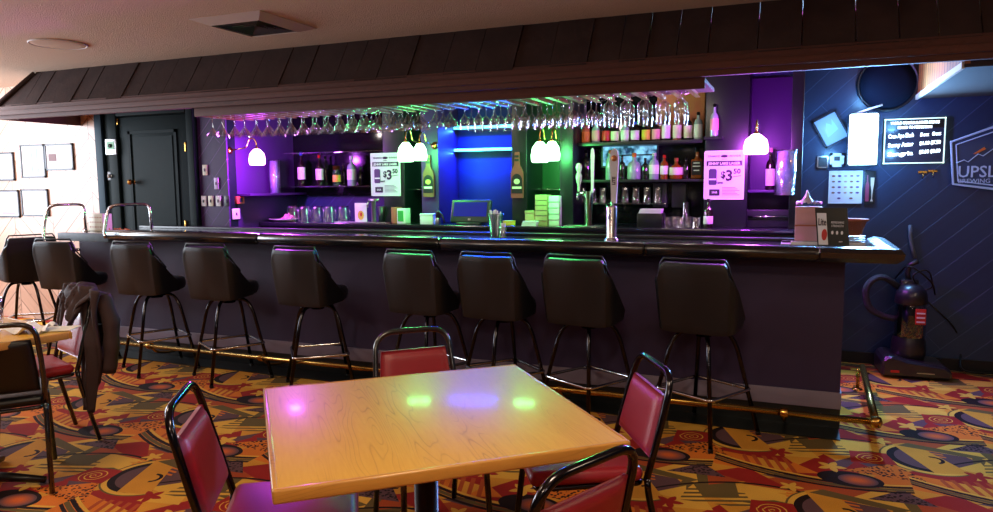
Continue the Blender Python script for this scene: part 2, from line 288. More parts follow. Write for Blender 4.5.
# ------------------------------------------------------------------ mesh builder
class MB:
    def __init__(s): s.v = []; s.f = []; s.sm = []
    def add(s, vs, fs, smooth=False, M=None):
        o = len(s.v); s.v += [tuple((M @ Vector(v)) if M else v) for v in vs]
        s.f += [tuple(i+o for i in f) for f in fs]; s.sm += [smooth]*len(fs); return s
    def box(s, x0, x1, y0, y1, z0, z1, bev=0., M=None):
        if x0 > x1: x0, x1 = x1, x0
        if y0 > y1: y0, y1 = y1, y0
        if z0 > z1: z0, z1 = z1, z0
        if not bev:
            v = [(x, y, z) for z in (z0, z1) for y in (y0, y1) for x in (x0, x1)]
            return s.add(v, [(0, 2, 3, 1), (4, 5, 7, 6), (0, 1, 5, 4), (2, 6, 7, 3), (0, 4, 6, 2), (1, 3, 7, 5)], False, M)
        import bmesh
        bm = bmesh.new(); bmesh.ops.create_cube(bm, size=1)
        for v in bm.verts: v.co = Vector(((x0+x1)/2+v.co.x*(x1-x0), (y0+y1)/2+v.co.y*(y1-y0), (z0+z1)/2+v.co.z*(z1-z0)))
        bmesh.ops.bevel(bm, geom=bm.edges[:], offset=min(bev, .49*min(x1-x0, y1-y0, z1-z0)), segments=3, profile=.5, affect='EDGES')
        bm.verts.index_update(); s.add([v.co.copy() for v in bm.verts], [tuple(v.index for v in f.verts) for f in bm.faces], True, M); bm.free(); return s
    def prism(s, pts, a, b, axis='Z', M=None, smooth=False):
        n = len(pts)
        def mk(p, h): return {'Z': (p[0], p[1], h), 'Y': (p[0], h, p[1]), 'X': (h, p[0], p[1])}[axis]
        v = [mk(p, a) for p in pts]+[mk(p, b) for p in pts]
        s.add(v, [tuple(range(n))[::-1], tuple(range(n, 2*n))], False, M)
        o = len(s.v)-2*n
        s.f += [(o+i, o+(i+1) % n, o+n+(i+1) % n, o+n+i) for i in range(n)]; s.sm += [smooth]*n; return s
    def lathe(s, prof, n=16, M=None, c=(0, 0, 0), closed=False):
        v = []; f = []
        for r, z in prof:
            for i in range(n): v.append((c[0]+r*cos(2*pi*i/n), c[1]+r*sin(2*pi*i/n), c[2]+z))
        for k in range(len(prof)-1):
            for i in range(n): f.append((k*n+i, k*n+(i+1) % n, (k+1)*n+(i+1) % n, (k+1)*n+i))
        if prof[0][0] > 1e-5 and closed: f.append(tuple(range(n))[::-1])
        if prof[-1][0] > 1e-5 and closed: f.append(tuple((len(prof)-1)*n+i for i in range(n)))
        return s.add(v, f, True, M)
    def cyl(s, c, r, z0, z1, n=16, M=None): return s.lathe([(1e-6, z0), (r, z0), (r, z0), (r, z1), (r, z1), (1e-6, z1)], n, M, c)
    def tube(s, pts, r, n=10, cap=True, loop=False, fil=0., M=None, flat=1.):
        pts = [Vector(p) for p in pts]
        if fil:
            q = []; m = len(pts)
            for i, p in enumerate(pts):
                if (i in (0, m-1)) and not loop: q.append(p); continue
                a, b = pts[i-1], pts[(i+1) % m]; d1 = min(fil, (a-p).length*.48); d2 = min(fil, (b-p).length*.48)
                A = p+(a-p).normalized()*d1; B = p+(b-p).normalized()*d2
                for k in range(7): t = k/6; q.append(A*(1-t)**2+p*2*t*(1-t)+B*t*t)
            pts = q
        m = len(pts); ts = []
        for i in range(m):
            a = pts[(i-1) % m] if (loop or i) else pts[0]; b = pts[(i+1) % m] if (loop or i < m-1) else pts[-1]
            ts.append((b-a).normalized())
        up = Vector((0, 0, 1)) if abs(ts[0].z) < .9 else Vector((0, 1, 0))
        nrm = (up-ts[0]*up.dot(ts[0])).normalized(); v = []; f = []
        for i in range(m):
            nrm = (nrm-ts[i]*nrm.dot(ts[i])).normalized(); bi = ts[i].cross(nrm)
            rr = r[i] if isinstance(r, (list, tuple)) else r
            for k in range(n): v.append(pts[i]+nrm*rr*cos(2*pi*k/n)+bi*rr*flat*sin(2*pi*k/n))
        for i in range(m if loop else m-1):
            j = (i+1) % m
            for k in range(n): f.append((i*n+k, i*n+(k+1) % n, j*n+(k+1) % n, j*n+k))
        if cap and not loop: f.append(tuple(range(n))[::-1]); f.append(tuple((m-1)*n+k for k in range(n)))
        return s.add(v, f, True, M)
    def grid(s, fn, nu, nv, M=None, closeu=False):
        v = [fn(i/nu, j/nv) for j in range(nv+1) for i in range(nu+1)]
        return s.add(v, [(j*(nu+1)+i, j*(nu+1)+i+1, (j+1)*(nu+1)+i+1, (j+1)*(nu+1)+i) for j in range(nv) for i in range(nu)], True, M)
    def build(s, name, material, parent=None, loc=None, sol=0., sub=0, kind=None):
        me = bpy.data.meshes.new(name); me.from_pydata([tuple(v) for v in s.v], [], s.f); me.polygons.foreach_set('use_smooth', s.sm)
        me.materials.append(material if not isinstance(material, str) else MT[material]); me.update()
        o = bpy.data.objects.new(name, me); COL.objects.link(o)
        if parent is not None: o.parent = parent
        if loc is not None: o.location = loc
        if sol: md = o.modifiers.new('thickness', 'SOLIDIFY'); md.thickness = sol; md.offset = 0
        if sub: md = o.modifiers.new('smooth', 'SUBSURF'); md.levels = sub; md.render_levels = sub
        if kind: o['kind'] = kind
        return o
def tag(o, label, cat, group=None):
    o['label'] = label; o['category'] = cat
    if group: o['group'] = group
    return o
def thing(name, label, cat, loc=(0, 0, 0), rz=0., group=None):
    o = bpy.data.objects.new(name, None); o.empty_display_size = .1; COL.objects.link(o); o.location = loc; o.rotation_euler = (0, 0, rz); return tag(o, label, cat, group)
def dup(root, loc, rz, label, group=None):
    r = root.copy(); COL.objects.link(r); r.location = loc; r.rotation_euler = (root.rotation_euler.x, root.rotation_euler.y, rz); r['label'] = label
    if group: r['group'] = group
    for ch in list(root.children):
        c = ch.copy(); COL.objects.link(c); c.parent = r
        for g in ch.children:
            d = g.copy(); COL.objects.link(d); d.parent = c
    return r
def struct(name, mb, m): return mb.build(name, m, kind='structure')
def text_mb(txt, size, mbd=.0015, bold=0.):
    cu = bpy.data.curves.new('t', 'FONT'); cu.body = txt; cu.size = size; cu.extrude = mbd; cu.offset = bold; cu.align_x = 'CENTER'; cu.align_y = 'CENTER'; cu.resolution_u = 2
    ob = bpy.data.objects.new('t', cu); COL.objects.link(ob); bpy.context.view_layer.update()
    me = bpy.data.meshes.new_from_object(ob.evaluated_get(bpy.context.evaluated_depsgraph_get()))
    v = [tuple(p.co) for p in me.vertices]; f = [tuple(p.vertices) for p in me.polygons]
    bpy.data.objects.remove(ob); bpy.data.curves.remove(cu); bpy.data.meshes.remove(me); return v, f
def put_text(parent, txt, size, x, z, y, m, name='lettering', width=None, slant=0., bold=0.):
    """text standing in the local XZ plane facing -Y"""
    v, f = text_mb(txt, size, bold=bold)
    if not v: return
    w0 = max(p[0] for p in v)-min(p[0] for p in v); sx = width/w0 if width else 1.
    mb = MB(); mb.add([(p[0]*sx+x, y-p[2], p[1]+z+slant*p[0]*sx) for p in v], f); return mb.build(name, m, parent)

# ================================================================== SETTING
YB, YD = 6.4, 5.4          # back wall, door wall
XC = -4.98                 # corner where the back bar begins
XWOOD = onY(98, 130, YD).x
ZC = 2.56
XL, XR, YN = -9.5, 3.6, -2.6
struct('floor', MB().box(XL-.1, XR+.1, YN-.1, YB+.1, -.1, 0), carpet())
struct('ceiling', MB().box(XL-.1, XR+.1, YN-.1, YB+.1, ZC, ZC+.1), 'ceiling')
struct('wall_pine', MB().box(XL, XWOOD, YD, YD+.1, 0, ZC), 'pine')
struct('wall_door', MB().box(XWOOD, XC, YD, YD+.1, 0, ZC), 'green_black')
struct('wall_return', MB().box(XC-.1, XC, YD+.1, YB, 0, ZC), 'plum')
struct('wall_back', MB().box(XC, XR, YB, YB+.1, 0, ZC), 'navy')
struct('wall_right', MB().box(XR, XR+.1, YN, YB, 0, ZC), 'wall_plain')
struct('wall_front', MB().box(XL, XR, YN-.1, YN, 0, ZC), 'wall_plain')
wl = MB(); wl.box(XL-.1, XL, YN, 2.0, 0, ZC); wl.box(XL-.1, XL, 4.6, YD+.1, 0, ZC); wl.box(XL-.1, XL, 2.0, 4.6, 0, .75); wl.box(XL-.1, XL, 2.0, 4.6, 2.4, ZC); struct('wall_left', wl, 'wall_plain')
wf = MB()
for a, b, c, d in ((2.0, 4.6, .75, .81), (2.0, 4.6, 2.34, 2.4), (2.0, 2.06, .75, 2.4), (4.54, 4.6, .75, 2.4), (3.27, 3.33, .75, 2.4)): wf.box(XL-.09, XL-.01, a, b, c, d)
win = struct('window_1', wf, 'white'); MB().box(XL-.055, XL-.045, 2.06, 4.54, .81, 2.34).build('window_pane', 'shelf_glass', win)
tb = MB(); tb.box(XC+.001, XR, YB-.02, YB, 0, .09); struct('baseboard_back', tb, 'navyp')
tb = MB(); tb.box(XWOOD, -5.0, YD-.02, YD, 0, .1); struct('baseboard_door', tb, 'green_black')
XBL, XBR = onY(83, 300, 4.6).x, .275            # bar ends
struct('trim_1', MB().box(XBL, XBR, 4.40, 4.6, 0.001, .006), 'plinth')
# door in the dark wall
dl, dr = onY(121, 118, YD).x, onY(189, 118, YD).x; dt = onY(121, 118, YD).z
dm = MB(); dm.box(dl, dr, YD-.035, YD, .01, dt, .004); door = struct('door_1', dm, 'green_black')
for (a, b) in ((.12, .86), (1.0, dt-.14)):
    f = MB(); xa, xb = dl+.13, dr-.13; t = .03
    f.box(xa, xb, YD-.047, YD-.034, a, a+t); f.box(xa, xb, YD-.047, YD-.034, b-t, b); f.box(xa, xa+t, YD-.047, YD-.034, a, b); f.box(xb-t, xb, YD-.047, YD-.034, a, b)
    f.box(xa+.06, xb-.06, YD-.042, YD-.034, a+.06, b-.06); f.build('door_panel', 'green_black', door)
k = onY(131, 182, YD-.08); M = Matrix.Translation(k) @ Matrix.Rotation(R(90), 4, 'X')
MB().lathe([(1e-6, .035), (.022, .03), (.028, .01), (.02, -.005), (.01, -.015), (.01, -.04), (.026, -.04), (.026, -.046)], 16, M).build('door_knob', 'brass', door)
for py in (147, 225): p = onY(189, py, YD); MB().box(p.x-.008, p.x+.012, YD-.05, YD-.03, p.z-.045, p.z+.045, .003).build('hinge', 'brass', door)
p = onY(121, 119, YD); MB().box(p.x-.012, p.x+.008, YD-.05, YD-.03, p.z-.06, p.z, .003).build('hinge', 'brass', door)
tf = MB(); tf.box(dl-.13, dl-.01, YD-.06, YD, 0, dt+.12, .01); tf.box(dr+.01, dr+.1, YD-.06, YD, 0, dt+.12, .01); tf.box(dl-.01, dr+.01, YD-.06, YD, dt+.01, dt+.12, .01); struct('trim_2', tf, 'green_black')
a = onY(203, 220, YD-.001).x
struct('trim_3', MB().box(a, XC, YD-.018, YD, 0.1, ZC), planks('dark_plum_diagonal_boards', (58, 14, 86), (40, 8, 62), (112, 70, 146), R(47), .13, length=3, rough=.6, gap=.0035, vary=.5))
struct('trim_4', MB().box(XWOOD-.02, XWOOD+.08, YD-.03, YD-.0, 0, ZC, .006), mat('blue_grey_trim', (40, 62, 76), .6, spec=.2))

# ================================================================== CANOPY over the bar
can = thing('bar_canopy', 'long weathered shingled canopy hanging from the ceiling over the bar', 'canopy')
CY0, CY1, CZ0, CZ1 = 4.60, 4.84, 2.20, ZC
XA, XB2 = -7.05, 3.55; XAT = -6.75
sh = MB(); xx = XA
while xx < XB2:
    wd = random.uniform(.17, .30); x2 = min(xx+wd, XB2); o = random.uniform(0, .012); z0 = CZ0-random.uniform(0, .018)
    tl = lambda x: max(x, XAT) if xx < XAT else x
    v = [(xx+.003, CY0-o, z0), (x2-.003, CY0-o, z0), (x2-.003, CY0-o+.02, z0), (xx+.003, CY0-o+.02, z0),
         (tl(xx+.003), CY1-o, CZ1), (max(tl(x2-.003), tl(xx)+.01), CY1-o, CZ1), (max(tl(x2-.003), tl(xx)+.01), CY1+.02, CZ1), (tl(xx+.003), CY1+.02, CZ1)]
    sh.add(v, [(0, 3, 2, 1), (4, 5, 6, 7), (0, 1, 5, 4), (2, 3, 7, 6), (1, 2, 6, 5), (3, 0, 4, 7)]); xx = x2
sm = mat('cedar_shake', (66, 52, 50), .85, spec=.2, noise=.4, nscale=6, bump=.25, bscale=25)
sh.build('shingles', sm, can)
e = MB(); e.add([(XA, CY0-.01, CZ0), (XA, YD-.01, CZ0), (XAT, YD-.01, CZ1), (XAT, CY1, CZ1), (XA+.03, CY0, CZ0), (XA+.03, YD-.01, CZ0), (XAT+.03, YD-.01, CZ1), (XAT+.03, CY1, CZ1)], [(0, 1, 2, 3), (4, 7, 6, 5), (0, 4, 5, 1), (3, 2, 6, 7)])
e.build('end_shingles', sm, can)
MB().tube([(XA-.005, CY0-.02, CZ0), (XAT-.005, CY1-.02, CZ1-.01)], .022, 6).build('hip_cap', sm, can)
fs = MB(); fs.box(XA+.1, XB2, 4.58, 4.62, 2.10, 2.22, .004); fs.box(XA+.1, XB2, 4.55, 4.60, 2.135, 2.18, .006); fs.box(XA+.1, XA+.14, 4.62, YD-.01, 2.10, 2.22); fs.build('fascia', 'fascia', can)
MB().box(XA+.14, XB2, 4.62, YD-.005, 2.22, 2.24).build('soffit_board', 'fascia', can)
MB().box(XC+.005, XB2, YD-.005, YB-.005, 2.36, 2.38).build('soffit_board', 'fascia', can)
# glass racks
rk0, rk1 = onY(201, 115, 4.72).x, onY(706, 100, 4.72).x
rack = thing('glass_rack', 'brown overhead board with metal channels holding stemmed glasses upside down', 'glass rack')
MB().box(rk0, rk1, 4.66, 5.20, 2.075, 2.10, .003).build('rack_board', 'fascia', rack)
MB().box(rk0, rk1, 4.645, 4.665, 2.035, 2.105, .003).build('front_rail', 'fascia', rack)
RX = []; x = rk0+.07
while x < rk1-.03: RX.append(x); x += .1165
for x in RX:
    c = MB(); c.box(x-.058, x-.052, 4.67, 5.19, 2.045, 2.075); c.box(x-.052-.018, x-.035-.003, 4.67, 5.19, 2.042, 2.046); c.build('channel', 'copper', rack)
for i in range(5):
    x = rk0+.15+i*(rk1-rk0-.3)/4; MB().tube([(x, 4.95, 2.10), (x, 4.95, 2.22)], .008, 6).build('hanger_rod', 'steel', rack)

# ================================================================== BAR
bar = thing('bar_counter', 'long dark bar counter with plum front panel and padded black armrest', 'bar counter')
MB().box(XBL, XBR, 4.6, 4.66, .001, 1.0).build('front_panel', 'barfront', bar)
MB().box(XBR-.06, XBR, 4.66, 5.15, .001, 1.0).build('end_panel', 'barfront', bar)
MB().box(XBL, XBL+.06, 4.66, 5.15, .001, 1.0).build('end_panel', 'barfront', bar)
b = MB(); b.box(XBL-.004, XBR+.006, 4.586, 4.6, .125, .225, .003); b.box(XBR, XBR+.008, 4.6, 5.15, .125, .225); b.build('baseboard', 'strip', bar)
MB().box(XBL-.002, XBR+.004, 4.594, 4.6, .007, .125).build('toe_kick', 'plinth', bar)
XTL, XTR = onY(54, 238, 4.33).x, .54
tp = MB(); tp.prism([(XTL, 4.42), (XTR-.07, 4.42), (XTR-.07, 5.25), (XTL, 5.25)], 1.02, 1.065); tp.build('counter_top', 'bartop', bar)
MB().box(XTL-.01, onY(104, 240, 4.33).x, 4.37, 4.43, 1.0, 1.068, .004).build('end_trim', mat('slate_blue_edge', (96, 112, 124), .5, noise=.3), bar)
js = [onY(px, 248, 4.33).x for px in (104, 256, 438, 644, 820)]
prof = [(4.33, 1.045), (4.325, 1.075), (4.345, 1.10), (4.39, 1.105), (4.44, 1.09), (4.47, 1.067), (4.45, 1.03), (4.36, 1.02)]
for i in range(4):
    a, bb = js[i]+.004, js[i+1]-.004; mb = MB(); n = len(prof); secs = [(a, .82), (a+.02, 1.), (bb-.02, 1.), (bb, .82)]
    v = [];
    for xx, sc in secs:
        for (yy, zz) in prof: v.append((xx, 4.4+(yy-4.4)*sc, 1.065+(zz-1.065)*sc))
    f = [tuple(range(n)), tuple(3*n+k for k in range(n))[::-1]]+[(s_*n+k, s_*n+(k+1) % n, (s_+1)*n+(k+1) % n, (s_+1)*n+k) for s_ in range(3) for k in range(n)]
    mb.add(v, f, True); mb.build('arm_rest', 'rail', bar)
# slanting corner piece and end rest
cr = MB(); n = len(prof); xe = XTR-.07; path = [((js[4]+.004, 4.40), (0, -1)), ((xe, 4.40), (1, -1)), ((xe, 5.22), (1, 0))]; v = []
for (cx_, cy_), (nx, ny) in path:
    for (yy, zz) in prof: d = 4.4-yy; v.append((cx_+nx*d, cy_+ny*d, zz))
cr.add(v, [tuple(range(n)), tuple(2*n+k for k in range(n))[::-1]]+[(s_*n+k, s_*n+(k+1) % n, (s_+1)*n+(k+1) % n, (s_+1)*n+k) for s_ in range(2) for k in range(n)], False); cr.build('corner_arm_rest', 'rail', bar)
MB().box(XBL+.1, XBR+.1, 5.17, 5.25, 1.064, 1.085, .004).build('drip_edge', 'black', bar)

# foot rail
fr = thing('foot_rail', 'brass foot rail running low along the front of the bar', 'foot rail')
fx0, fx1 = onY(100, 343, 4.32).x, .44; fz = .155
MB().tube([(fx0, 4.32, fz), (fx1-.03, 4.32, fz)], .019, 12).build('rail', 'brass', fr)
q = MB(); q.tube([(fx1, 4.33, fz), (fx1+.03, 5.6, fz)], .022, 12); q.build('side_rail', 'brass', fr)
MB().lathe([(1e-6, -.032), (.026, -.026), (.034, 0), (.026, .026), (1e-6, .032)], 14, Matrix.Translation((fx1, 4.32, fz))).build('corner_ball', 'brass', fr)
for px, py in ((784, 415), (560, 392), (400, 375), (262, 358), (150, 346)):
    x = onY(px, py, 4.32).x; g = MB(); g.tube([(x, 4.32, fz), (x, 4.38, .09), (x, 4.50, .06), (x, 4.585, .06)], .011, 8, fil=.04); g.lathe([(.027, -.02), (.03, 0), (.027, .02)], 14, Matrix.Translation((x, 4.32, fz)) @ Matrix.Rotation(R(90), 4, 'Y')); g.build('bracket', 'brass', fr)
for yy in (5.55,): g = MB(); g.tube([(fx1+.001, yy, fz), (fx1+.001, yy, .01)], .012, 8); g.lathe([(.035, .0), (.035, .008), (.014, .014)], 12, None, (fx1, yy, .001)); g.build('post', 'brass', fr)

# service hoops
for i, (pa, pb, top, low) in enumerate(((46, 84, 205, 253), (107, 150, 205, 241))):
    A = onY(pa+3, top, 4.36); Bx = onY(pb, top, 4.62).x; zt = A.z
    h = thing('service_rail', ['bent chrome hoop rail at the far left end of the bar', 'bent chrome hoop rail on the bar in front of the dark door'][i], 'rail', (A.x, 4.36, 1.0))
    pts = [(0, -.06, -.10 if i == 0 else .04), (-.015, -.06, .08), (-.03, 0, zt-1.04), (.02, 0.02, zt-1.0), (Bx-A.x-.03, .26, zt-1.0), (Bx-A.x, .26, zt-1.04), (Bx-A.x+.005, .26, .066)]
    if i == 0: pts = [(.42, -.06, -.065), (.05, -.06, -.065), (0.0, -.06, -.03)]+pts[1:]
    MB().tube(pts, .0125, 10, fil=.06).build('hoop', 'chrome', h)
    MB().lathe([(.03, .0), (.03, .008), (.014, .012)], 12, None, (Bx-A.x+.005, .26, .066)).build('flange', 'chrome', h)

# ================================================================== STOOLS
def make_stool(label, base_rot):
    t = thing('bar_stool', label, 'bar stool', group='black bucket stools along the bar')
    # shell back
    def shell(u, v):
        a = (u-.5)*2; q = abs(a); sg = 1 if a >= 0 else -1
        th = q*R(90); hw = .196*(.93+.10*v)
        if q < .5: x = sg*hw*(q/.5)**1.0*.92; y = -.195-.012*cos(q*pi)
        else:
            t = (q-.5)/.5; x = sg*hw*(.92+.13*sin(min(1, t*2)*pi/2)); y = -.195+.25*max(0, t-.12)**1.15
        drop = 0 if q < .47 else ((q-.47)/.53)**.85*.31; low = -.045+.02*max(0, (q-.4)/.6)
        z = .675+(.350-drop)*v+low*(1-v)
        return Vector((x, y-.045*v*(1-q*.6)+.035*(1-v)**2*(1-q), z))
    m = MB(); m.grid(shell, 40, 10); sh_ = m.build('backrest', 'vinyl', t, sol=.045)
    md = sh_.modifiers.new('soft', 'BEVEL'); md.width = .015; md.segments = 2
    pp = MB(); pp.tube([shell(i/40, 1)+Vector((0, -.0, .022)) for i in range(4, 37)], .006, 6); pp.build('piping', 'vinyl', sh_)
    s = MB(); n = 28
    def seat_ring(r, z, sq=.0): return [(r*.88*cos(2*pi*i/n)*(1), .035+r*.98*sin(2*pi*i/n), z) for i in range(n)]
    rings = [(.001, .632), (.17, .632), (.20, .645), (.212, .675), (.212, .705), (.20, .725), (.15, .735), (.001, .738)]
    v = []; [v.extend(seat_ring(r, z)) for r, z in rings]
    s.add(v, [(k*n+i, k*n+(i+1) % n, (k+1)*n+(i+1) % n, (k+1)*n+i) for k in range(len(rings)-1) for i in range(n)], True); s.build('seat', 'vinyl', t)
    c = MB(); c.cyl((0, 0, 0), .10, .615, .633, 20); c.cyl((0, 0, 0), .045, .58, .616, 16); c.build('swivel_plate', 'blackchrome', t)
    P = []
    for k in range(4):
        a = base_rot+k*pi/2; d = Vector((cos(a), sin(a), 0))
        pts = [d*.05+Vector((0, 0, .606)), d*.135+Vector((0, 0, .606)), d*.185+Vector((0, 0, .53)), d*.318+Vector((0, 0, .012))]
        lg = MB(); lg.tube(pts, .0125, 10, fil=.055); l = lg.build('leg', 'blackchrome', t)
        MB().lathe([(1e-6, .0), (.014, .0), (.016, .012), (.0135, .022)], 10, None, tuple(d*.318+Vector((0, 0, 0)))).build('rubber_foot', 'black', l); P.append(d*.272+Vector((0, 0, .27)))
    MB().tube(P, .010, 8, loop=True, fil=.03).build('foot_ring', 'chrome', t)
    return t
stools = [('H', 50, 4.05, 8, 20, 'black bucket stool beside the slate-edged left end of the bar'),
          ('C', 129, 4.05, 4, 18, 'black bucket stool directly below the right chrome hoop'),
          ('D', 203, 4.05, 2, 15, 'black bucket stool in front of the plum boards right of the dark door'),
          ('E', 294, 4.05, -3, -5, 'black bucket stool in front of the row of upturned pitchers'),
          ('F', 410, 4.05, -6, 20, 'black bucket stool directly behind the chair at the far side of the table'),
          ('G', 487, 4.05, -6, 5, 'black bucket stool in front of the blue lit doorway of the bar'),
          ('I', 576, 4.05, -7, 15, 'black bucket stool under the beer taps, second from the right end'),
          ('J', 697, 4.05, -9, 15, 'black bucket stool farthest right, alone before the plum panel')]
for i, (nm, px, Y, rz, br, lab) in enumerate(stools):
    x = onY(px, 250, 4.04).x+.02
    t = make_stool(lab, R(br+(0 if True else 0))-R(rz)); t.location = (x, 4.26, 0); t.rotation_euler = (0, 0, R(rz))
t = make_stool('black bucket stool farthest left, past the bar end by the pine wall', R(10)); t.location = (-6.50, 4.42, 0); t.rotation_euler = (0, 0, R(70))

# ================================================================== TABLES AND CHAIRS
def make_table(label, loc, rz, s1, s2, top=.76, th=.032):
    t = thing('dining_table', label, 'table', loc, rz)
    MB().box(0.004, s1-.004, 0.004, s2-.004, top-th, top, .003).build('tabletop', 'table', t)
    e = MB(); b_ = .016
    for a in ((0, s1, 0, b_), (0, s1, s2-b_, s2), (0, b_, b_, s2-b_), (s1-b_, s1, b_, s2-b_)): e.box(a[0], a[1], a[2], a[3], top-th-.003, top+.0012, .006)
    e.build('edge_band', 'tedge', t)
    c = Vector((s1/2, s2/2, 0)); m = MB(); m.cyl(c, .038, .03, top-th-.02, 20); m.build('column', 'black', t)
    m = MB(); m.box(c.x-.22, c.x+.22, c.y-.03, c.y+.03, top-th-.025, top-th-.001); m.box(c.x-.03, c.x+.03, c.y-.22, c.y+.22, top-th-.025, top-th-.001); m.build('top_spider', 'black', t)
    for k in range(4):
        a = k*pi/2+pi/4; d = Vector((cos(a), sin(a), 0)); MB().tube([c+d*.02+Vector((0, 0, .06)), c+d*.2+Vector((0, 0, .045)), c+d*.36+Vector((0, 0, .018))], [.03, .024, .018], 8).build('foot', 'black', t)
    return t
TB = Vector((-1.1077, 1.2931, 0)); TA = .7251
make_table('honey oak square table with nothing on it, in the centre foreground', TB, TA, .947, .909)
def make_chair(label, f, l, face_deg, frame='blackchrome', pad='redvinyl', wide=.40, h=.84, seat='redvinyl', loc=None):
    """face_deg: direction faced, measured in the room plane"""
    p = loc if loc is not None else cw(f, l); t = thing('dining_chair', label, 'chair', (p.x, p.y, 0), R(face_deg-90))
    W = wide/2
    def up(z): return -.19-(z-.42)*.26
    bf = MB(); bf.tube([(-W+.005, up(.42), .42), (-W+.005, up(.6), .6), (-W+.02, up(h), h), (W-.02, up(h), h), (W-.005, up(.6), .6), (W-.005, up(.42), .42)], .0125, 12, fil=.085, flat=1.); bf.build('back_frame', frame, t)
    pw = W-.022; z0, z1 = .50, h-.08
    def padf(sgn):
        def fn(u, v):
            x = (u-.5)*2*pw; z = z0+(z1-z0)*v; e_ = min(1, min(u, 1-u)*9)**.5; g_ = min(1, min(v, 1-v)*9)**.5; d = .006+.016*e_*g_
            return Vector((x*(1-.10*v*v), up(z)+sgn*d, z))
        return fn
    pm = MB(); pm.grid(padf(1), 14, 14); pm.grid(padf(-1), 14, 14)
    # close the rim
    o = 15*15; rim = [(0, j) for j in range(15)]
    def idx(i, j): return j*15+i
    loop = [(i, 0) for i in range(14)]+[(14, j) for j in range(14)]+[(14-i, 14) for i in range(14)]+[(0, 14-j) for j in range(14)]
    for k in range(len(loop)): a_, b_ = loop[k], loop[(k+1) % len(loop)]; pm.f.append((idx(*a_), idx(*b_), idx(*b_)+o, idx(*a_)+o)); pm.sm.append(True)
    pm.build('backrest', pad, t)
    st = MB(); st.box(-W+.005, W-.005, -.185, .225, .415, .470, .026); st.build('seat', seat, t)
    sf = MB(); sf.tube([(-W+.02, -.18, .408), (-W+.02, .2, .408), (W-.02, .2, .408), (W-.02, -.18, .408)], .010, 8, loop=True, fil=.03); sf.build('seat_frame', frame, t)
    for sx in (-1, 1):
        MB().tube([(sx*(W-.005), up(.43), .43), (sx*(W-.005), -.20, .36), (sx*(W+.0), -.285, .005)], .0125, 10, fil=.06).build('leg', frame, t)
        MB().tube([(sx*(W-.02), .17, .41), (sx*(W-.015), .185, .36), (sx*(W-.005), .225, .005)], .0125, 10, fil=.05).build('leg', frame, t)
    return t
def back_at(f, l, face): # location so that the top of the back stands at cam coordinates f,l
    p = cw(f, l); d = Vector((cos(R(face)), sin(R(face)), 0)); return p+d*.295
make_chair('burgundy vinyl chair at the left edge of the oak table, seen side on', 0, 0, 33, 'blackchrome', h=.835, loc=back_at(2.15, -.965, 33))
make_chair('burgundy vinyl chair at the far side of the oak table, facing the camera', 0, 0, -46, 'blacktube', wide=.37, h=.815, loc=back_at(3.20, -.385, -46))
make_chair('burgundy vinyl chair at the right end of the oak table, upright tall back', 0, 0, 210, 'blackchrome', h=.795, loc=back_at(2.66, .60, 210), wide=.40)
make_chair('burgundy vinyl chair nearest the camera, only its top showing below the table corner', 0, 0, 155, 'blackchrome', wide=.38, loc=back_at(1.60, .215, 155), h=.835)
# left table group
c2 = cw(3.5, -2.07)
make_table('oak table at the left edge with a pitcher and papers on it', cw(3.5, -2.09), R(167.5), .75, .75, top=.76)
make_chair('black chair at lower left corner turned to the small oak table, seen from behind', 0, 0, 142, 'blacktube', 'black', wide=.44, seat='black', loc=back_at(3.22, -2.33, 142))
red = make_chair('burgundy chair with a brown jacket hung over its back', 0, 0, 250, 'blacktube', wide=.40, loc=back_at(4.22, -2.46, 250))
# jacket draped over that chair
dr_ = Vector((cos(R(250)), sin(R(250)), 0)); base = back_at(4.22, -2.46, 250)
jk = thing('jacket', 'dark brown jacket draped over the back of the burgundy chair', 'jacket', base, R(250-90))
def jf(u, v):
    x = (u-.5)*.44*(1+.06*sin(v*7)); crest = .905-.05*abs(u-.5)*2
    if v < .5: t = v/.5; z = crest-(1-t)*(.36+.06*sin(u*9)+.12*max(0, .45-u)); y = -.345-.05*(1-t)-.02*sin(t*3.1)
    else: t = (v-.5)/.5; z = crest-t*(.075+.35*max(0, .30-u)+.2*max(0, u-.75)); y = -.31+.03*min(1, t*3)+.13*t*max(0, .5-u)*2+.015
    y += .020*sin(u*17+v*4)+.012*sin(u*41+v*9); x += .012*sin(v*21+u*6)
    return Vector((x, y, z))
MB().grid(jf, 48, 40).build('body', 'jacket', jk, sol=.012)
def sleeve(pts, r0):
    m = MB(); q = []
    for i in range(len(pts)-1):
        for k in range(4): q.append(Vector(pts[i]).lerp(Vector(pts[i+1]), k/4))
    q.append(Vector(pts[-1])); n = len(q); m.tube(q, [r0*(1-.25*i/(n-1))*(1+.07*sin(i*1.9)) for i in range(n)], 14); return m
def front_panel(u, v):
    wdt = .30*(1-v)**.75+.012; cx_ = -.12-.10*v
    return Vector((cx_+(u-.5)*wdt+.012*sin(v*9), -.285+.06*v+.022*sin(u*15+v*6)*(1-v*.5)-.03*(abs(u-.5)*2)**2, .905-.05*abs(u-.5)-.70*v))
MB().grid(front_panel, 26, 34).build('front_panel', 'jacket', jk, sol=.022)
def side_panel(u, v):
    wdt = .20*(1-v)**.6+.012; cx_ = .15+.12*v
    return Vector((cx_+(u-.5)*wdt, -.29+.05*v+.02*sin(u*13+v*7)-.02*(abs(u-.5)*2)**2, .895-.05*abs(u-.5)-.36*v))
MB().grid(side_panel, 22, 22).build('side_panel', 'jacket', jk, sol=.022)
def back_tail(u, v):
    wdt = .34*(1-v)**.8+.012
    return Vector((.04+.05*v+(u-.5)*wdt, -.375+.015*sin(u*14+v*4), .66-.40*v))
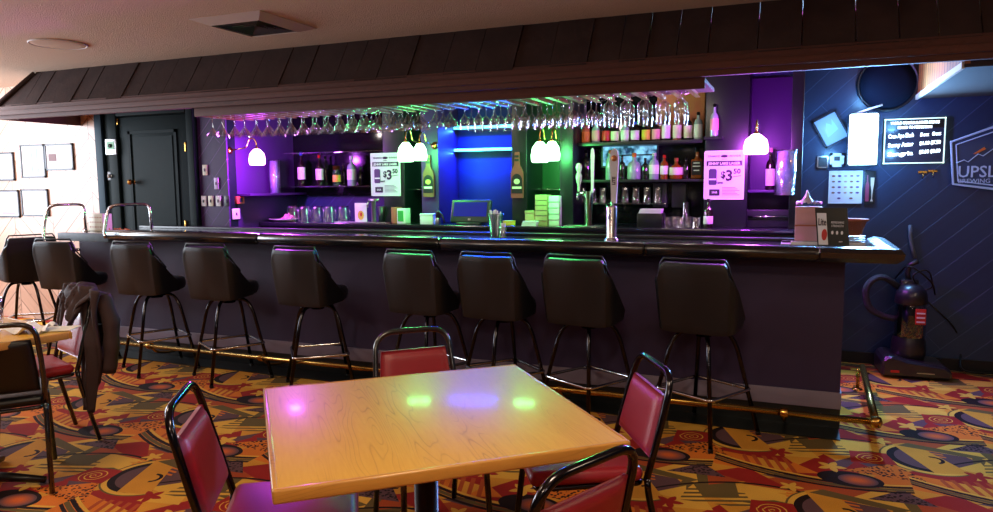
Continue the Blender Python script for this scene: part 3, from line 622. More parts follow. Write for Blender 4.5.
MB().grid(back_tail, 22, 22).build('back_tail', 'jacket', jk, sol=.022)
sleeve([(-.20, -.34, .84), (-.25, -.37, .70), (-.26, -.36, .54), (-.25, -.34, .40)], .050).build('sleeve', 'jacket', jk)
m = MB(); m.tube([(-.12, -.29, .86), (-.06, -.26, .845), (.0, -.25, .835), (.06, -.26, .85), (.11, -.30, .875)], [.028, .034, .036, .034, .028], 10); m.build('collar', 'jacket', jk)

# things on the left table
tc_ = cw(3.5, -2.50); zt = .7615
pt = thing('drink_pitcher', 'clear plastic pitcher standing on the small oak table at the left edge', 'pitcher', (tc_.x, tc_.y, zt))
MB().lathe([(1e-6, .002), (.05, .002), (.055, .02), (.062, .14), (.066, .17), (.062, .168), (.058, .14), (.051, .02), (1e-6, .008)], 20).build('jug', 'plastic_clear', pt)
MB().tube([(.06, 0, .14), (.105, 0, .13), (.10, 0, .05), (.056, 0, .04)], .008, 8, fil=.03).build('handle', 'plastic_clear', pt)
pl = thing('paper_wrap', 'crumpled white paper on the left oak table', 'paper', tuple(cw(3.50, -2.30)+Vector((0, 0, zt+.002))), .3)
MB().grid(lambda u, v: Vector(((u-.5)*.2, (v-.5)*.15, .018+.014*sin(u*11+v*5)+.01*sin(v*17-u*7))), 16, 12).build('sheet', 'white', pl)
pp = tag(MB().box(-.09, .09, -.06, .06, 0, .004).build('menu_sheet', 'cream', loc=tuple(cw(3.55, -2.2)+Vector((0, 0, zt+.002)))), 'flat cream sheet lying near the corner of the left oak table', 'paper'); pp.rotation_euler = (0, 0, .5)
# ================================================================== BACK BAR
ZB = 1.10; YF = 5.78
bb = thing('back_bar_cabinet', 'black back counter running along the wall behind the bar', 'back bar')
xr = .03
MB().box(XC+.004, xr, YF+.03, YB-.004, .002, ZB-.04).build('body', 'navyp', bb)
MB().box(XC+.004, xr, YF, YB-.004, ZB-.04, ZB, .006).build('counter_top', 'bartop', bb)
x = XC+.03
while x < xr-.3:
    d = MB().box(x, x+.44, YF+.012, YF+.03, .12, ZB-.07, .003).build('door', 'navyp', bb); MB().box(x+.38, x+.39, YF-.005, YF+.012, .6, .72).build('handle', 'steel', d); x += .48
# upright partitions that carry signs and lamps
def upright(pa, pb, ztop, m, label, Y=6.0, z0=ZB):
    a, b = onY(pa, 200, Y).x, onY(pb, 200, Y).x
    o = MB().box(a, b, Y, YB-.004, z0+.001, ztop, .004).build('upright_post', m); tag(o, label, 'post'); return a, b
upright(384, 405, 2.35, 'navyp', 'dark upright post behind the left hanging price sign')
upright(422, 439, 2.35, 'plum', 'dark upright post left of the blue lit doorway, carrying a beer bottle sign', Y=5.95)
upright(512, 527, 2.35, 'navyp', 'dark green-lit post right of the blue doorway, carrying a beer bottle sign', Y=5.95)
upright(560, 573, 2.35, 'navyp', 'dark post between the stacked white boxes and the right bottle shelves', Y=5.95)
upright(704, 747, 2.35, 'navyp', 'wide dark post behind the right price sign', Y=6.05)
upright(789, 801, 2.35, 'navyp', 'dark post at the right end of the back counter', Y=5.95)
def panel(pa, pb, za, zb, m, name, label, Y=YB-.03):
    a, b = onY(pa, 200, Y).x, onY(pb, 200, Y).x
    return tag(MB().box(a, b, Y, YB-.003, za, zb, .003).build(name, m), label, 'panel')
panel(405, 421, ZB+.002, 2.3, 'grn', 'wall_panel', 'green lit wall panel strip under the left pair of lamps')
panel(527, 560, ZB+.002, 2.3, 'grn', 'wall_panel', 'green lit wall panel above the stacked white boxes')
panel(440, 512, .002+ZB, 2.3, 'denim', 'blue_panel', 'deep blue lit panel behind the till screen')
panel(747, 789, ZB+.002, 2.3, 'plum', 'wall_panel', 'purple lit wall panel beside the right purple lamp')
panel(656, 703, onY(680, 137, YB).z, onY(680, 93, YB).z, mat('tan_panel', (190, 120, 70), .6), 'wall_panel', 'tan wall panel showing behind the glasses above the top bottle shelf', YB-.06)
panel(285, 384, ZB+.25, 2.2, 'mirror', 'back_mirror', 'dark smoky mirror behind the left bottle shelf')
panel(574, 703, ZB+.002, 2.25, 'mirror', 'back_mirror', 'dark smoky mirror behind the right bottle shelves')
# shelves
def shelf(pa, pb, py, Y0, m, label, th=.02, name='wall_shelf', pyr=None):
    a, b = onY(pa, py, Y0).x, onY(pb, py, Y0).x; z = onY((pa+pb)/2, py, Y0).z
    tag(MB().box(a, b, Y0, YB-.034, z-th, z, .002).build(name, m), label, 'shelf'); return z
zs1 = shelf(284, 383, 151.5, 6.1, 'shelf_glass', 'empty upper glass shelf above the left bottles', .012)
zs2 = shelf(280, 383, 186, 6.1, 'shelf_glass', 'glass shelf holding the row of left bottles', .012)
zt1 = shelf(574, 703, 141, 6.08, 'navyp', 'dark top shelf crowded with small liquor bottles', .03)
zt2 = shelf(574, 703, 179.5, 6.08, 'navyp', 'dark middle shelf with the larger liquor bottles', .022)
zt3 = shelf(574, 666, 203, 6.12, 'shelf_glass', 'glass shelf of upturned tumblers right of the taps', .012)
zp = shelf(748, 789, 190, 6.12, 'plum', 'small plum shelf under the right purple lamp', .02)
zl = shelf(527, 560, 189, 6.12, 'shelf_glass', 'small glass shelf glowing green above the stacked white boxes', .012)
zl2 = shelf(405, 422, 189, 6.12, 'shelf_glass', 'small glass shelf glowing green under the left pair of lamps', .012)
a = onX(236, 194, XC+.02); b_ = onX(283, 196, XC+.02)
tag(MB().box(XC+.002, XC+.16, max(a.y, 5.5), YB-.04, a.z-.02, a.z).build('wall_shelf', 'plum'), 'narrow purple shelf on the return wall below the left purple lamp', 'shelf')

# bottles
def bottle(px, ytop, ybot, Y, body, cap, lab, label, group=None, kind='wine', wpx=8, z=None, stand=None, labh=(.2, .55)):
    A = onY(px, ybot, Y); T = onY(px, ytop, Y); zb = stand if stand is not None else A.z; H = T.z-zb; dist = (A-Vector((0, 0, CAMH))).dot(_fw); r = wpx/2*dist/CAM_F
    t = thing('liquor_bottle' if kind != 'wine' else 'wine_bottle', label, 'bottle', (A.x, Y, zb+.0005), group=group)
    P = {'wine': [(0, 0), (.95, 0), (1, .02), (1, .58), (.85, .66), (.36, .74), (.33, .90)],
         'liquor': [(0, 0), (.95, 0), (1, .02), (1, .60), (.82, .70), (.38, .76), (.36, .88)],
         'squat': [(0, 0), (.9, 0), (1, .05), (1, .45), (.8, .62), (.3, .70), (.28, .84)],
         'jar': [(0, 0), (.9, 0), (1, .05), (1, .7), (.8, .76), (.8, .8)]}[kind]
    MB().lathe([(max(a_*r, 1e-6), b_*H) for a_, b_ in P], 16).build('body', body, t)
    zc = P[-1][1]*H; rc = P[-1][0]*r*1.12
    MB().cyl((0, 0, 0), rc, zc, H, 12).build('cap', cap, t)
    if lab:
        l0, l1 = labh; MB().lathe([(r*1.015, H*l0), (r*1.03, H*l0+.001), (r*1.03, H*l1-.001), (r*1.015, H*l1)], 16).build('label', lab, t)
    return t
E_ = 'bottle of the left shelf'
bottle(302, 152, 185, 6.22, 'wine', 'blue', 'white', 'tall dark wine bottle with a blue cap, first on the left shelf', wpx=7.5, stand=zs2)
bottle(320, 155, 185, 6.22, 'wine', 'red', 'white', 'dark wine bottle with a red cap and red-white label on the left shelf', wpx=7.5, stand=zs2)
bottle(326, 156, 185, 6.32, 'darkbottle', 'black', None, 'plain black-capped bottle behind the red-capped one on the left shelf', wpx=6.5, stand=zs2)
bottle(337, 166, 185, 6.22, 'greenb', 'gold', 'yellow', 'short wide bottle with a gold cap and yellow label on the left shelf', kind='jar', wpx=8, stand=zs2)
bottle(344, 163, 185, 6.32, 'darkbottle', 'darkgrey', None, 'plain dark bottle tucked between the gold-capped and white-capped bottles', wpx=6, stand=zs2)
bottle(352, 156, 185, 6.22, 'clearb', 'white', 'white', 'clear spirit bottle with a white cap on the left shelf', kind='liquor', wpx=9, stand=zs2)
bottle(361, 167, 185, 6.3, 'darkbottle', 'greenp', None, 'small dark bottle at the right end of the left shelf', kind='liquor', wpx=6, stand=zs2)
tops = [(586, 123, 'copper', 'gold', 'orange', 'orange-labelled'), (596, 121, 'clearb', 'white', 'pink', 'pink-labelled'), (606, 122, 'darkbottle', 'black', 'red', 'red-labelled'), (615, 123, 'darkbottle', 'gold', 'cream', 'tan-labelled'),
        (625, 121, 'clearb', 'red', 'white', 'white-labelled red-capped'), (635, 122, 'darkbottle', 'blue', 'white', 'white-labelled blue-capped'), (646, 121, 'darkbottle', 'yellow', 'yellow', 'yellow-labelled'), (656, 120, 'darkbottle', 'pink', 'pink', 'dark pink-labelled'),
        (666, 112, 'darkbottle', 'black', 'white', 'tall white-labelled'), (677, 113, 'amber', 'black', 'cream', 'amber cream-labelled'), (688, 114, 'darkbottle', 'gold', 'cream', 'dark gold-capped'), (698, 112, 'clearb', 'black', 'white', 'clear black-capped')]
for i, (px, yt, bo, ca, la, de) in enumerate(tops):
    pos = ['first from the left', 'second from the left', 'third from the left', 'fourth from the left', 'fifth from the left', 'sixth from the left', 'sixth from the right', 'fifth from the right', 'fourth from the right', 'third from the right', 'second from the right', 'last on the right'][i]
    bottle(px, yt, 138, 6.2, bo, ca, la, f'{de} bottle on the dark top shelf, {pos}', 'bottles on the top shelf', 'liquor', 8.4, stand=zt1, labh=(.08, .56))
t = bottle(714, 104, 137, 6.02, 'clearb', 'black', 'pink', 'tall bottle standing alone on the post top right of the top shelf', None, 'wine', 8)
zq = t.location.z; tag(MB().box(t.location.x-.07, t.location.x+.07, 5.95, 6.049, zq-.02, zq-.001).build('bracket_shelf', 'navyp'), 'tiny dark bracket shelf above the right price sign', 'shelf')
for args in ((586, 150, 'darkbottle', 'black', None, 'plain dark bottle behind the left tap handle on the middle shelf', 'liquor', 9), (610, 150, 'clearb', 'copper', None, 'pale bottle with a copper cap behind the white tap handle', 'liquor', 9),
             (622, 155, 'darkbottle', 'black', None, 'dark slim bottle left of the round clear decanter bottle', 'wine', 7), (634, 153, 'clearb', 'orange', None, 'round clear decanter bottle with an orange stopper', 'squat', 14),
             (645, 158, 'darkbottle', 'darkgrey', None, 'small dark bottle right of the round clear decanter bottle', 'liquor', 7), (654, 153, 'clearb', 'white', 'white', 'clear bottle with a big white and red label on the middle shelf', 'liquor', 10),
             (664, 155, 'amber', 'red', 'white', 'amber bottle with red cap beside the big white label', 'liquor', 8), (676, 158, 'amber', 'copper', 'cream', 'round amber bottle with cream label on the middle shelf', 'squat', 13),
             (686, 158, 'darkbottle', 'black', None, 'small black bottle left of the square black whiskey bottle', 'liquor', 7)):
    px, yt, bo, ca, la, lb, kd, wp = args; bottle(px, yt, 179, 6.2, bo, ca, la, lb, None, kd, wp, stand=zt2)
A = onY(697, 179, 6.2); T = onY(697, 147, 6.2)
t = thing('whiskey_bottle', 'square black-labelled whiskey bottle at the right end of the middle shelf', 'bottle', (A.x, 6.2, zt2+.0005)); H = T.z-zt2
MB().box(-.045, .045, -.045, .045, 0, H*.62, .012).build('body', 'amber', t); MB().lathe([(.03, H*.61), (.016, H*.70), (.015, H*.86)], 12).build('neck', 'amber', t); MB().cyl((0, 0, 0), .018, H*.85, H, 12).build('cap', 'black', t)
lb = MB().box(-.040, .040, -.0475, -.0455, H*.12, H*.55).build('label', 'black', t)
for k, (zz, ww) in enumerate(((.48, .05), (.38, .06), (.25, .045))): MB().box(-ww/2, ww/2, -.0485, -.0475, H*zz, H*(zz+.03)).build('label_lettering', 'white', lb)
bottle(708, 199, 227, 5.88, 'wine', 'black', 'white', 'dark wine bottle with white label standing under the right price sign', wpx=9, stand=ZB, labh=(.15, .42))
bottle(770, 148, 188, 6.22, 'wine', 'pink', 'white', 'dark wine bottle with large white label right of the right purple lamp', wpx=9, stand=zp, labh=(.1, .5))
ORD = ['first', 'second', 'third', 'fourth', 'fifth', 'sixth', 'seventh', 'eighth', 'ninth', 'tenth', '11th', '12th', '13th', '14th', '15th']
# upturned pitchers and tumblers
for i, (px, Y) in enumerate(((293, 6.0), (305, 5.95), (318, 6.0), (330, 5.95), (344, 6.02))):
    P = onY(px, 223, Y); hh = onY(px, 206, Y).z-ZB
    t = thing('upturned_pitcher', 'clear plastic pitcher upside down on the back counter, '+['first from left', 'second from left', 'middle one', 'second from right', 'last on the right'][i], 'pitcher', (P.x, Y, ZB+.001), group='upturned pitchers on the back counter')
    MB().lathe([(.064, 0), (.062, .01), (.056, hh*.85), (.045, hh), (1e-6, hh)], 18).build('jug', 'plastic_clear', t); MB().tube([(.06, 0, .03), (.092, -.02, .04), (.088, -.02, hh*.7), (.054, 0, hh*.8)], .007, 8, fil=.03).build('handle', 'plastic_clear', t)
def tumbler(px, Y, z, h, r, group, label, m='glass'):
    P = onY(px, 200, Y); o = MB().lathe([(r, 0), (r*.82, h*.97), (r*.8, h), (1e-6, h), (1e-6, h-.006), (r*.78, h-.008), (r*.97, .001)], 16).build('tumbler', m, loc=(P.x, Y, z+.0008)); return tag(o, label, 'glass', group)
for i_, px in enumerate((583, 593, 603, 625, 636, 647, 658)): tumbler(px, 6.22, zt3, .13, .036, 'tumblers upturned on the glass shelf', 'upturned tumbler on the glass shelf below the middle bottle shelf, '+ORD[i_]+' from left')
for i_, (px, Y) in enumerate(((667, 5.95), (674, 6.05), (681, 5.93), (689, 6.02), (697, 5.92))): tumbler(px, Y, ZB, .085, .038, 'short tumblers on the back counter', 'short tumbler on the back counter near the dark wine bottle, '+ORD[i_]+' from left')
tumbler(686, 6.1, ZB, .20, .032, 'x', 'tall slim glass standing behind the short tumblers on the back counter'); 
for o in list(COL.objects):
    if o.get('group') == 'x': del o['group']
# stemmed glasses hanging upside down
def stem_mesh(kind):
    if kind == 'wine': P = [(.034, 0), (.034, -.002), (.005, -.006), (.0035, -.05), (.004, -.085), (.018, -.098), (.036, -.125), (.038, -.15), (.031, -.19)]
    elif kind == 'martini': P = [(.034, 0), (.034, -.002), (.005, -.006), (.0035, -.06), (.004, -.088), (.052, -.158)]
    elif kind == 'margarita': P = [(.036, 0), (.036, -.002), (.006, -.006), (.0045, -.05), (.006, -.07), (.020, -.082), (.024, -.105), (.048, -.125), (.054, -.155)]
    else: P = [(.036, 0), (.036, -.002), (.006, -.008), (.005, -.03), (.012, -.045), (.032, -.062), (.040, -.105), (.035, -.175), (.030, -.205)]
    return MB().lathe(P, 20)
_o = ['first', 'second', 'third', 'fourth', 'fifth', 'sixth', 'seventh', 'eighth', 'ninth', 'tenth', '11th', '12th', '13th', '14th', '15th']
CNT = {}
GM = {}
for kind, nm in (('wine', 'wine_glass'), ('martini', 'martini_glass'), ('margarita', 'margarita_glass'), ('tulip', 'tulip_glass')):
    GM[kind] = stem_mesh(kind).build(nm, 'glass')
first = set()
for i, x in enumerate(RX[:-1]):
    px = 200+(x-rk0)/(rk1-rk0)*500
    fr_ = i/len(RX)
    if fr_ < .30: kind, grp, lb = 'martini', 'conical glasses hanging at the purple end', 'upside-down conical glass at the rack\'s purple lit left end'
    elif fr_ < .44: kind, grp, lb = 'margarita', 'wide bowl glasses hanging above the left price sign', 'upside-down wide bowl glass above the left price sign'
    elif fr_ < .56: kind, grp, lb = 'margarita', 'wide bowl glasses hanging before the blue doorway', 'upside-down wide bowl glass before the blue doorway'
    elif fr_ < .82: kind, grp, lb = 'wine', 'wine glasses hanging in the green lit middle', 'upside-down wine glass above the green lamps and taps'
    else: kind, grp, lb = 'tulip', 'large tulip glasses hanging at the right end', 'large upside-down tulip glass at the rack right end'
    xg = x
    n = 3 if fr_ < .82 else 2
    if .44 <= fr_ < .56 and i % 2: n = 1
    for k in range(n):
        src = GM[kind]
        if kind in first: o = src.copy(); COL.objects.link(o)
        else: o = src; first.add(kind)
        o.location = (xg-.052+.058+random.uniform(-.003, .003), 4.76+k*.135+random.uniform(-.01, .01), 2.0405); o.rotation_euler = (0, 0, random.random()*3); key = (grp, k); CNT[key] = CNT.get(key, 0)+1
        tag(o, lb+', '+['front', 'middle', 'rear'][k]+' row, '+ORD[CNT[key]-1]+' from left', 'glass', grp)

# ------------------------------------------------------------------ lamps
def sconce(pos, wall_dir, col, label, mat_, power, r=.062, h=.13, ang=0.):
    """bell glass shade hanging from a hooked arm"""
    t = thing('wall_lamp', label, 'lamp', pos, ang)
    MB().lathe([(.016, h*.5), (.03, h*.46), (r*.85, h*.2), (r, -h*.15), (r*.96, -h*.42), (r*.80, -h*.5)], 20).build('glass_shade', mat_, t)
    MB().lathe([(1e-6, h*.62), (.014, h*.6), (.02, h*.48), (.016, h*.44)], 14).build('cap', 'brass', t)
    MB().tube([(0, 0, h*.58), (0, 0, h*.95), (0, .04, h*1.2), (0, .09, h*1.1), (0, .12, h*.6), (0, wall_dir, h*.45)], .006, 8, fil=.03).build('arm', 'brass', t)
    MB().lathe([(1e-6, 0), (.035, .0), (.03, .012), (1e-6, .016)], 16, Matrix.Translation((0, wall_dir+.001, h*.45)) @ Matrix.Rotation(R(90), 4, 'X')).build('wall_plate', 'brass', t)
    l = point('bulb_light', (pos[0], pos[1], pos[2]-.02), power, col, .05); return t
PUR = (.62, .06, 1.); GRN = (.05, 1., .16); CYN = (.25, .62, 1.)
EP = frosted('glowing_purple_shade', (1.0, .36, 1.0), 14); EG = frosted('glowing_green_shade', (.40, 1.0, .50), 14)
LP = 60; LG = 20
p = onX(257, 157, XC+.32); sconce(p, .32, PUR, 'glowing purple wall lamp at the left end behind the bar', EP, 95, r=.075, h=.15, ang=R(90))
p = onY(406, 152, 5.62); sconce(p, .37, GRN, 'glowing green wall lamp, left one of the pair by the left price sign', EG, LG, r=.074, h=.17)
p = onY(420, 152, 5.66); sconce(p, .28, GRN, 'glowing green wall lamp, right one of the pair by the left price sign', EG, LG, r=.062, h=.15)
p = onY(540, 152, 5.66); sconce(p, .70, GRN, 'glowing green wall lamp above the stacked white boxes, left of two', EG, LG, r=.074, h=.17)
p = onY(552, 151, 5.70); sconce(p, .66, GRN, 'glowing green wall lamp above the stacked white boxes, right of two', EG, LG, r=.066, h=.16)
p = onY(756, 144, 5.66); sconce(p, .70, PUR, 'glowing purple wall lamp right of the right price sign', EP, LP, r=.088, h=.15)
for o in list(COL.objects):
    if o.type == 'LIGHT' and o.name.startswith('bulb_light'): pass
# blue light strips
EB = emit('cyan_led_strip', (.05, .55, 1.0), 5)
for (pa, ya, pb, yb_, lb) in ((447, 128.5, 512, 126, 'cyan light strip, upper one in the blue doorway'), (440, 152, 512, 147.5, 'cyan light strip, lower one above the till screen')):
    A = onY(pa, ya, 6.3); Bq = onY(pb, yb_, 6.3)
    t = thing('light_strip', lb, 'light strip', (0, 0, 0)); MB().box(A.x, Bq.x, 6.285, 6.30, (A.z+Bq.z)/2-.012, (A.z+Bq.z)/2+.012).build('tube', EB, t); MB().box(A.x, Bq.x, 6.30, 6.369, (A.z+Bq.z)/2-.018, (A.z+Bq.z)/2+.018).build('housing', 'black', t)
    area('strip_light', ((A.x+Bq.x)/2, 6.26, (A.z+Bq.z)/2-.03), (R(-20), 0, 0), Bq.x-A.x, .03, 17, (.01, .05, 1.0))

# ------------------------------------------------------------------ signs
def price_sign(x0p, x1p, y0p, y1p, Y, label, rz=0.):
    A = onY(x0p, y1p, Y); B = onY(x1p, y0p, Y); W = B.x-A.x; H = B.z-A.z
    t = thing('price_sign', label, 'sign', ((A.x+B.x)/2, Y, (A.z+B.z)/2), rz)
    MB().box(-W/2, W/2, 0, .004, -H/2, H/2).build('board', mat('sign_white', (214, 206, 216), .5), t)
    bd = MB(); q = .008
    for a in ((-W/2, W/2, H/2-q, H/2), (-W/2, W/2, -H/2, -H/2+q), (-W/2, -W/2+q, -H/2, H/2), (W/2-q, W/2, -H/2, H/2)): bd.box(a[0], a[1], -.002, .005, a[2], a[3])
    bd.build('border', 'white', t)
    I = 'ink'
    put_text(t, 'SNAKE', H*.055, -W*.26, H*.385, -.001, I, width=W*.30); put_text(t, 'RIVER', H*.055, W*.27, H*.385, -.001, I, width=W*.28)
    MB().prism([(W*.09*cos(a*pi/6), H*.385+H*.03*sin(a*pi/6)) for a in range(12)], -.003, 0, 'Y').build('emblem', I, t)
    put_text(t, 'BREWING', H*.022, 0, H*.325, -.001, I)
    MB().box(-W*.44, W*.44, -.002, 0, H*.19, H*.29).build('banner', I, t); put_text(t, 'JENNY LAKE LAGER', H*.07, 0, H*.235, -.003, 'white', width=W*.80, bold=.0008)
    # can picture
    MB().prism([(-W*.38, -H*.17), (-W*.36, -H*.20), (-W*.20, -H*.20), (-W*.18, -H*.17), (-W*.18, H*.10), (-W*.21, H*.13), (-W*.35, H*.13), (-W*.38, H*.10)], -.003, 0, 'Y').build('can_picture', mat('can_print', (70, 48, 92), .5), t)
    MB().box(-W*.37, -W*.19, -.004, -.003, -H*.10, -H*.07).build('can_band', 'white', t)
    put_text(t, '$', H*.19, -W*.02, -H*.0, -.001, I, bold=.002); put_text(t, '3', H*.30, W*.13, -H*.02, -.001, I, bold=.004); put_text(t, '50', H*.14, W*.32, H*.07, -.001, I, bold=.002)
    put_text(t, '16OZ', H*.05, -W*.10, -H*.16, -.001, I, bold=.001)
    MB().prism([(W*.22, -H*.045), (W*.42, -H*.02), (W*.42, -H*.01), (W*.22, -H*.032)], -.003, 0, 'Y').build('underline', I, t)
    bx = MB().box(-W*.36, -W*.10, -.002, 0, -H*.42, -H*.29).build('badge', I, t); put_text(bx, 'SRB', H*.06, -W*.23, -H*.355, -.003, 'white', width=W*.14)
    for k in range(6): MB().box(-W*.04, W*(.34+.05*((k*7) % 3-1)), -.0015, 0, -H*(.26+k*.03), -H*(.248+k*.03)).build('small_print', mat('print_grey', (120, 108, 126), .6) if k == 0 else bpy.data.materials['print_grey'], t)
    return t
price_sign(371.5, 400, 152.5, 196, 5.994, 'white price sign reading $3.50 hanging near the left green lamps')
price_sign(703.5, 745, 150, 199.5, 6.044, 'white price sign reading $3.50 near the right purple lamp')
def bottle_sign(pc, yt, yb_, wpx, Y, label, c1, c2):
    A = onY(pc, yb_, Y); B = onY(pc, yt, Y); H = B.z-A.z; r = wpx/2*(A-Vector((0, 0, CAMH))).dot(_fw)/CAM_F
    t = thing('bottle_sign', label, 'sign', (A.x, Y, A.z))
    o = [(-r, .0), (-r*.95, .0), (r*.95, .0), (r, .02*H), (r, H*.55), (r*.8, H*.62), (r*.42, H*.72), (r*.36, H*.98), (r*.3, H), (-r*.3, H), (-r*.36, H*.98), (-r*.42, H*.72), (-r*.8, H*.62), (-r, H*.55), (-r, .02*H)]
    MB().prism(o[1:], 0, .02, 'Y').build('cutout', mat('bottle_print', c1, .4), t)
    MB().prism([(r*.9*cos(a*pi/8), H*.36+H*.17*sin(a*pi/8)) for a in range(9)]+[(-r*.9, H*.10), (r*.9, H*.10)], -.003, 0, 'Y').build('label', mat('bottle_label_print', (18, 22, 24), .4), t)
    MB().prism([(r*.5*cos(a*pi/5), H*.36+H*.06*sin(a*pi/5)) for a in range(10)], -.005, -.003, 'Y').build('emblem', mat('bottle_emblem', c2, .4), t)
    MB().box(-r*.75, r*.75, -.005, -.003, H*.20, H*.25).build('label_band', 'cream', t)
    for zz in (.80, .88): MB().box(-r*.34, r*.34, -.003, 0, H*zz, H*(zz+.05)).build('neck_band', mat('neck_print', (24, 30, 30), .4), t)
    return t
bottle_sign(428.5, 155, 197, 12, 5.92, 'bottle-shaped beer sign on the post left of the blue doorway', (120, 70, 50), (200, 170, 90))
bottle_sign(517, 152, 198, 13, 5.92, 'bottle-shaped beer sign on the post right of the blue doorway', (140, 60, 60), (210, 200, 170))
# cup stacks in wall tubes
def cups(px, y0, y1, Y, r, label, X_=None):
    if X_ is None: A = onY(px, y1, Y); B = onY(px, y0, Y)
    else: A = onX(px, y1, X_); B = onX(px, y0, X_)
    t = thing('cup_dispenser', label, 'cup dispenser', tuple(A)); H = B.z-A.z
    m = MB()
    for k in range(int(H/.018)): m.lathe([(r*.80, k*.018), (r*.96, k*.018+.016), (r*.99, k*.018+.018), (r*.9, k*.018+.018)], 16)
    m.build('cup_stack', mat('clear_cup', (196, 190, 214), .25), t)
    tb_ = MB(); tb_.lathe([(r*1.06, 0), (r*1.06, H)], 18); tb_.build('tube', 'plastic_clear', t, sol=.002); MB().box(-r*.4, r*.4, r*1.0, r*1.3, 0, H).build('wall_bracket', 'steel', t)
cups(785, 150, 195, 5.86, .070, 'clear tube of stacked plastic cups right of the right purple lamp')
cups(275, 160, 195, 0, .050, 'clear tube of stacked plastic cups right of the left purple lamp', X_=XC+.08)

# ------------------------------------------------------------------ things on the back counter
def onC(px, Y): return (onY(px, 225, Y).x, Y, ZB+.001)
def boxthing(name, label, cat, pa, pb, yt, Y, m, dep=.12, z=ZB, parts=True, yb_=None):
    a, b = onY(pa, 220, Y).x, onY(pb, 220, Y).x; T = onY((pa+pb)/2, yt, Y).z; c = (a+b)/2; w_ = (b-a)/2
    t = thing(name, label, cat, (c, Y, z+.001)); H = T-z-.001
    MB().box(-w_, w_, 0, dep, 0, H, .003).build('body', m, t)
    if parts: MB().box(-w_-.002, w_+.002, -.002, dep+.002, H*.82, H+.002, .002).build('lid', m, t)
    return t, w_, H
t, w_, H = boxthing('takeout_box_stack', 'tall stack of flat white cartons under the right green lamps', 'cartons', 535, 547, 195, 5.86, 'card', parts=False)
for k in range(5): MB().box(-w_, w_, -.002, 0, H*(k+1)/6-.002, H*(k+1)/6+.002).build('fold_line', 'darkgrey', t)
t, w_, H = boxthing('takeout_box_stack', 'stack of white cartons on the right of the tall one, by the dark post', 'cartons', 548.5, 559, 196, 5.88, 'white', parts=False)
for k in range(4): MB().box(-w_, w_, -.002, 0, H*(k+1)/5-.002, H*(k+1)/5+.002).build('fold_line', 'darkgrey', t)
boxthing('carton', 'low white carton left of the tall carton stack', 'carton', 525, 534.5, 211, 5.88, 'card')
t = thing('folded_paper_pile', 'low pile of folded paper lying before the low white carton', 'paper', onC(529, 5.80))
for k in range(4): MB().box(-.07+k*.004, .06+k*.003, -.0, .06, k*.011, k*.011+.009).build('sheet', 'white', t)
t, w_, H = boxthing('picture_card', 'small yellow and white card standing on the back counter below the left price sign', 'card', 355, 367, 203, 5.9, 'white', .004, parts=False)
MB().prism([(.0+.035*cos(a*pi/6), H*.38+.045*sin(a*pi/6)) for a in range(12)], -.002, 0, 'Y').build('yellow_picture', 'yellow', t); MB().prism([(.012*cos(a*pi/4)+.005, H*.42+.02*sin(a*pi/4)) for a in range(8)], -.004, -.002, 'Y').build('red_mark', 'red', t)
# small steel drip tap tower below left sign
A = onC(374, 5.9); t = thing('beer_tower', 'small steel beer tower behind the bar below the left price sign', 'beer tower', A)
hz = onY(374, 198, 5.9).z-ZB
MB().cyl((0, 0, 0), .024, .0, hz-.03, 16).build('column', 'steel', t); MB().tube([(-.05, 0, hz-.02), (.06, 0, hz-.02)], .014, 10).build('cross_tube', 'steel', t); MB().cyl((0, 0, 0), .045, 0, .008, 18).build('base', 'steel', t)
MB().tube([(-.03, -.01, hz-.03), (-.03, -.05, hz-.035), (-.03, -.055, hz-.09)], .007, 8, fil=.02).build('spout', 'steel', t)
tag(MB().box(onC(335, 5.82)[0], onC(386, 5.82)[0], 5.81, 5.90, 0, .010, .002).build('drip_tray', 'steel', loc=(0, 0, ZB+.001)), 'flat steel drip tray in front of the yellow picture card', 'tray')
t = thing('shaker_tin', 'small steel shaker tin right of the yellow picture card', 'shaker', onC(382, 6.0)); MB().lathe([(1e-6, 0), (.03, 0), (.04, .15), (.041, .152), (.038, .15), (.029, .004)], 16).build('tin', 'steel', t)
t = thing('napkin_caddy', 'small caddy with a brown side and a green card left of the white box', 'caddy', onC(397, 5.87)); MB().box(-.06, .0, 0, .1, 0, .15, .004).build('brown_side', 'wicker', t); MB().box(.002, .09, 0, .1, 0, .14, .004).build('card_holder', 'white', t); MB().box(.012, .07, -.003, 0, .02, .12).build('green_card', 'greenp', t)
t, w_, H = boxthing('white_box', 'small white box on the back counter left of the till screen', 'box', 420, 433, 214, 5.80, 'white', .1); 
t = thing('drink_gun', 'drink gun with coiled hose in its holder left of the till screen', 'soda gun', onC(437, 5.79)); MB().box(-.02, .02, 0, .05, 0, .06, .004).build('holder', 'steel', t); MB().tube([(0, .02, .06), (.01, -.01, .13), (.06, -.02, .10), (.075, .0, .02)], .009, 8, fil=.05).build('hose', 'darkgrey', t); MB().box(-.018, .02, .0, .05, .06, .12, .008).build('nozzle', 'black', t)
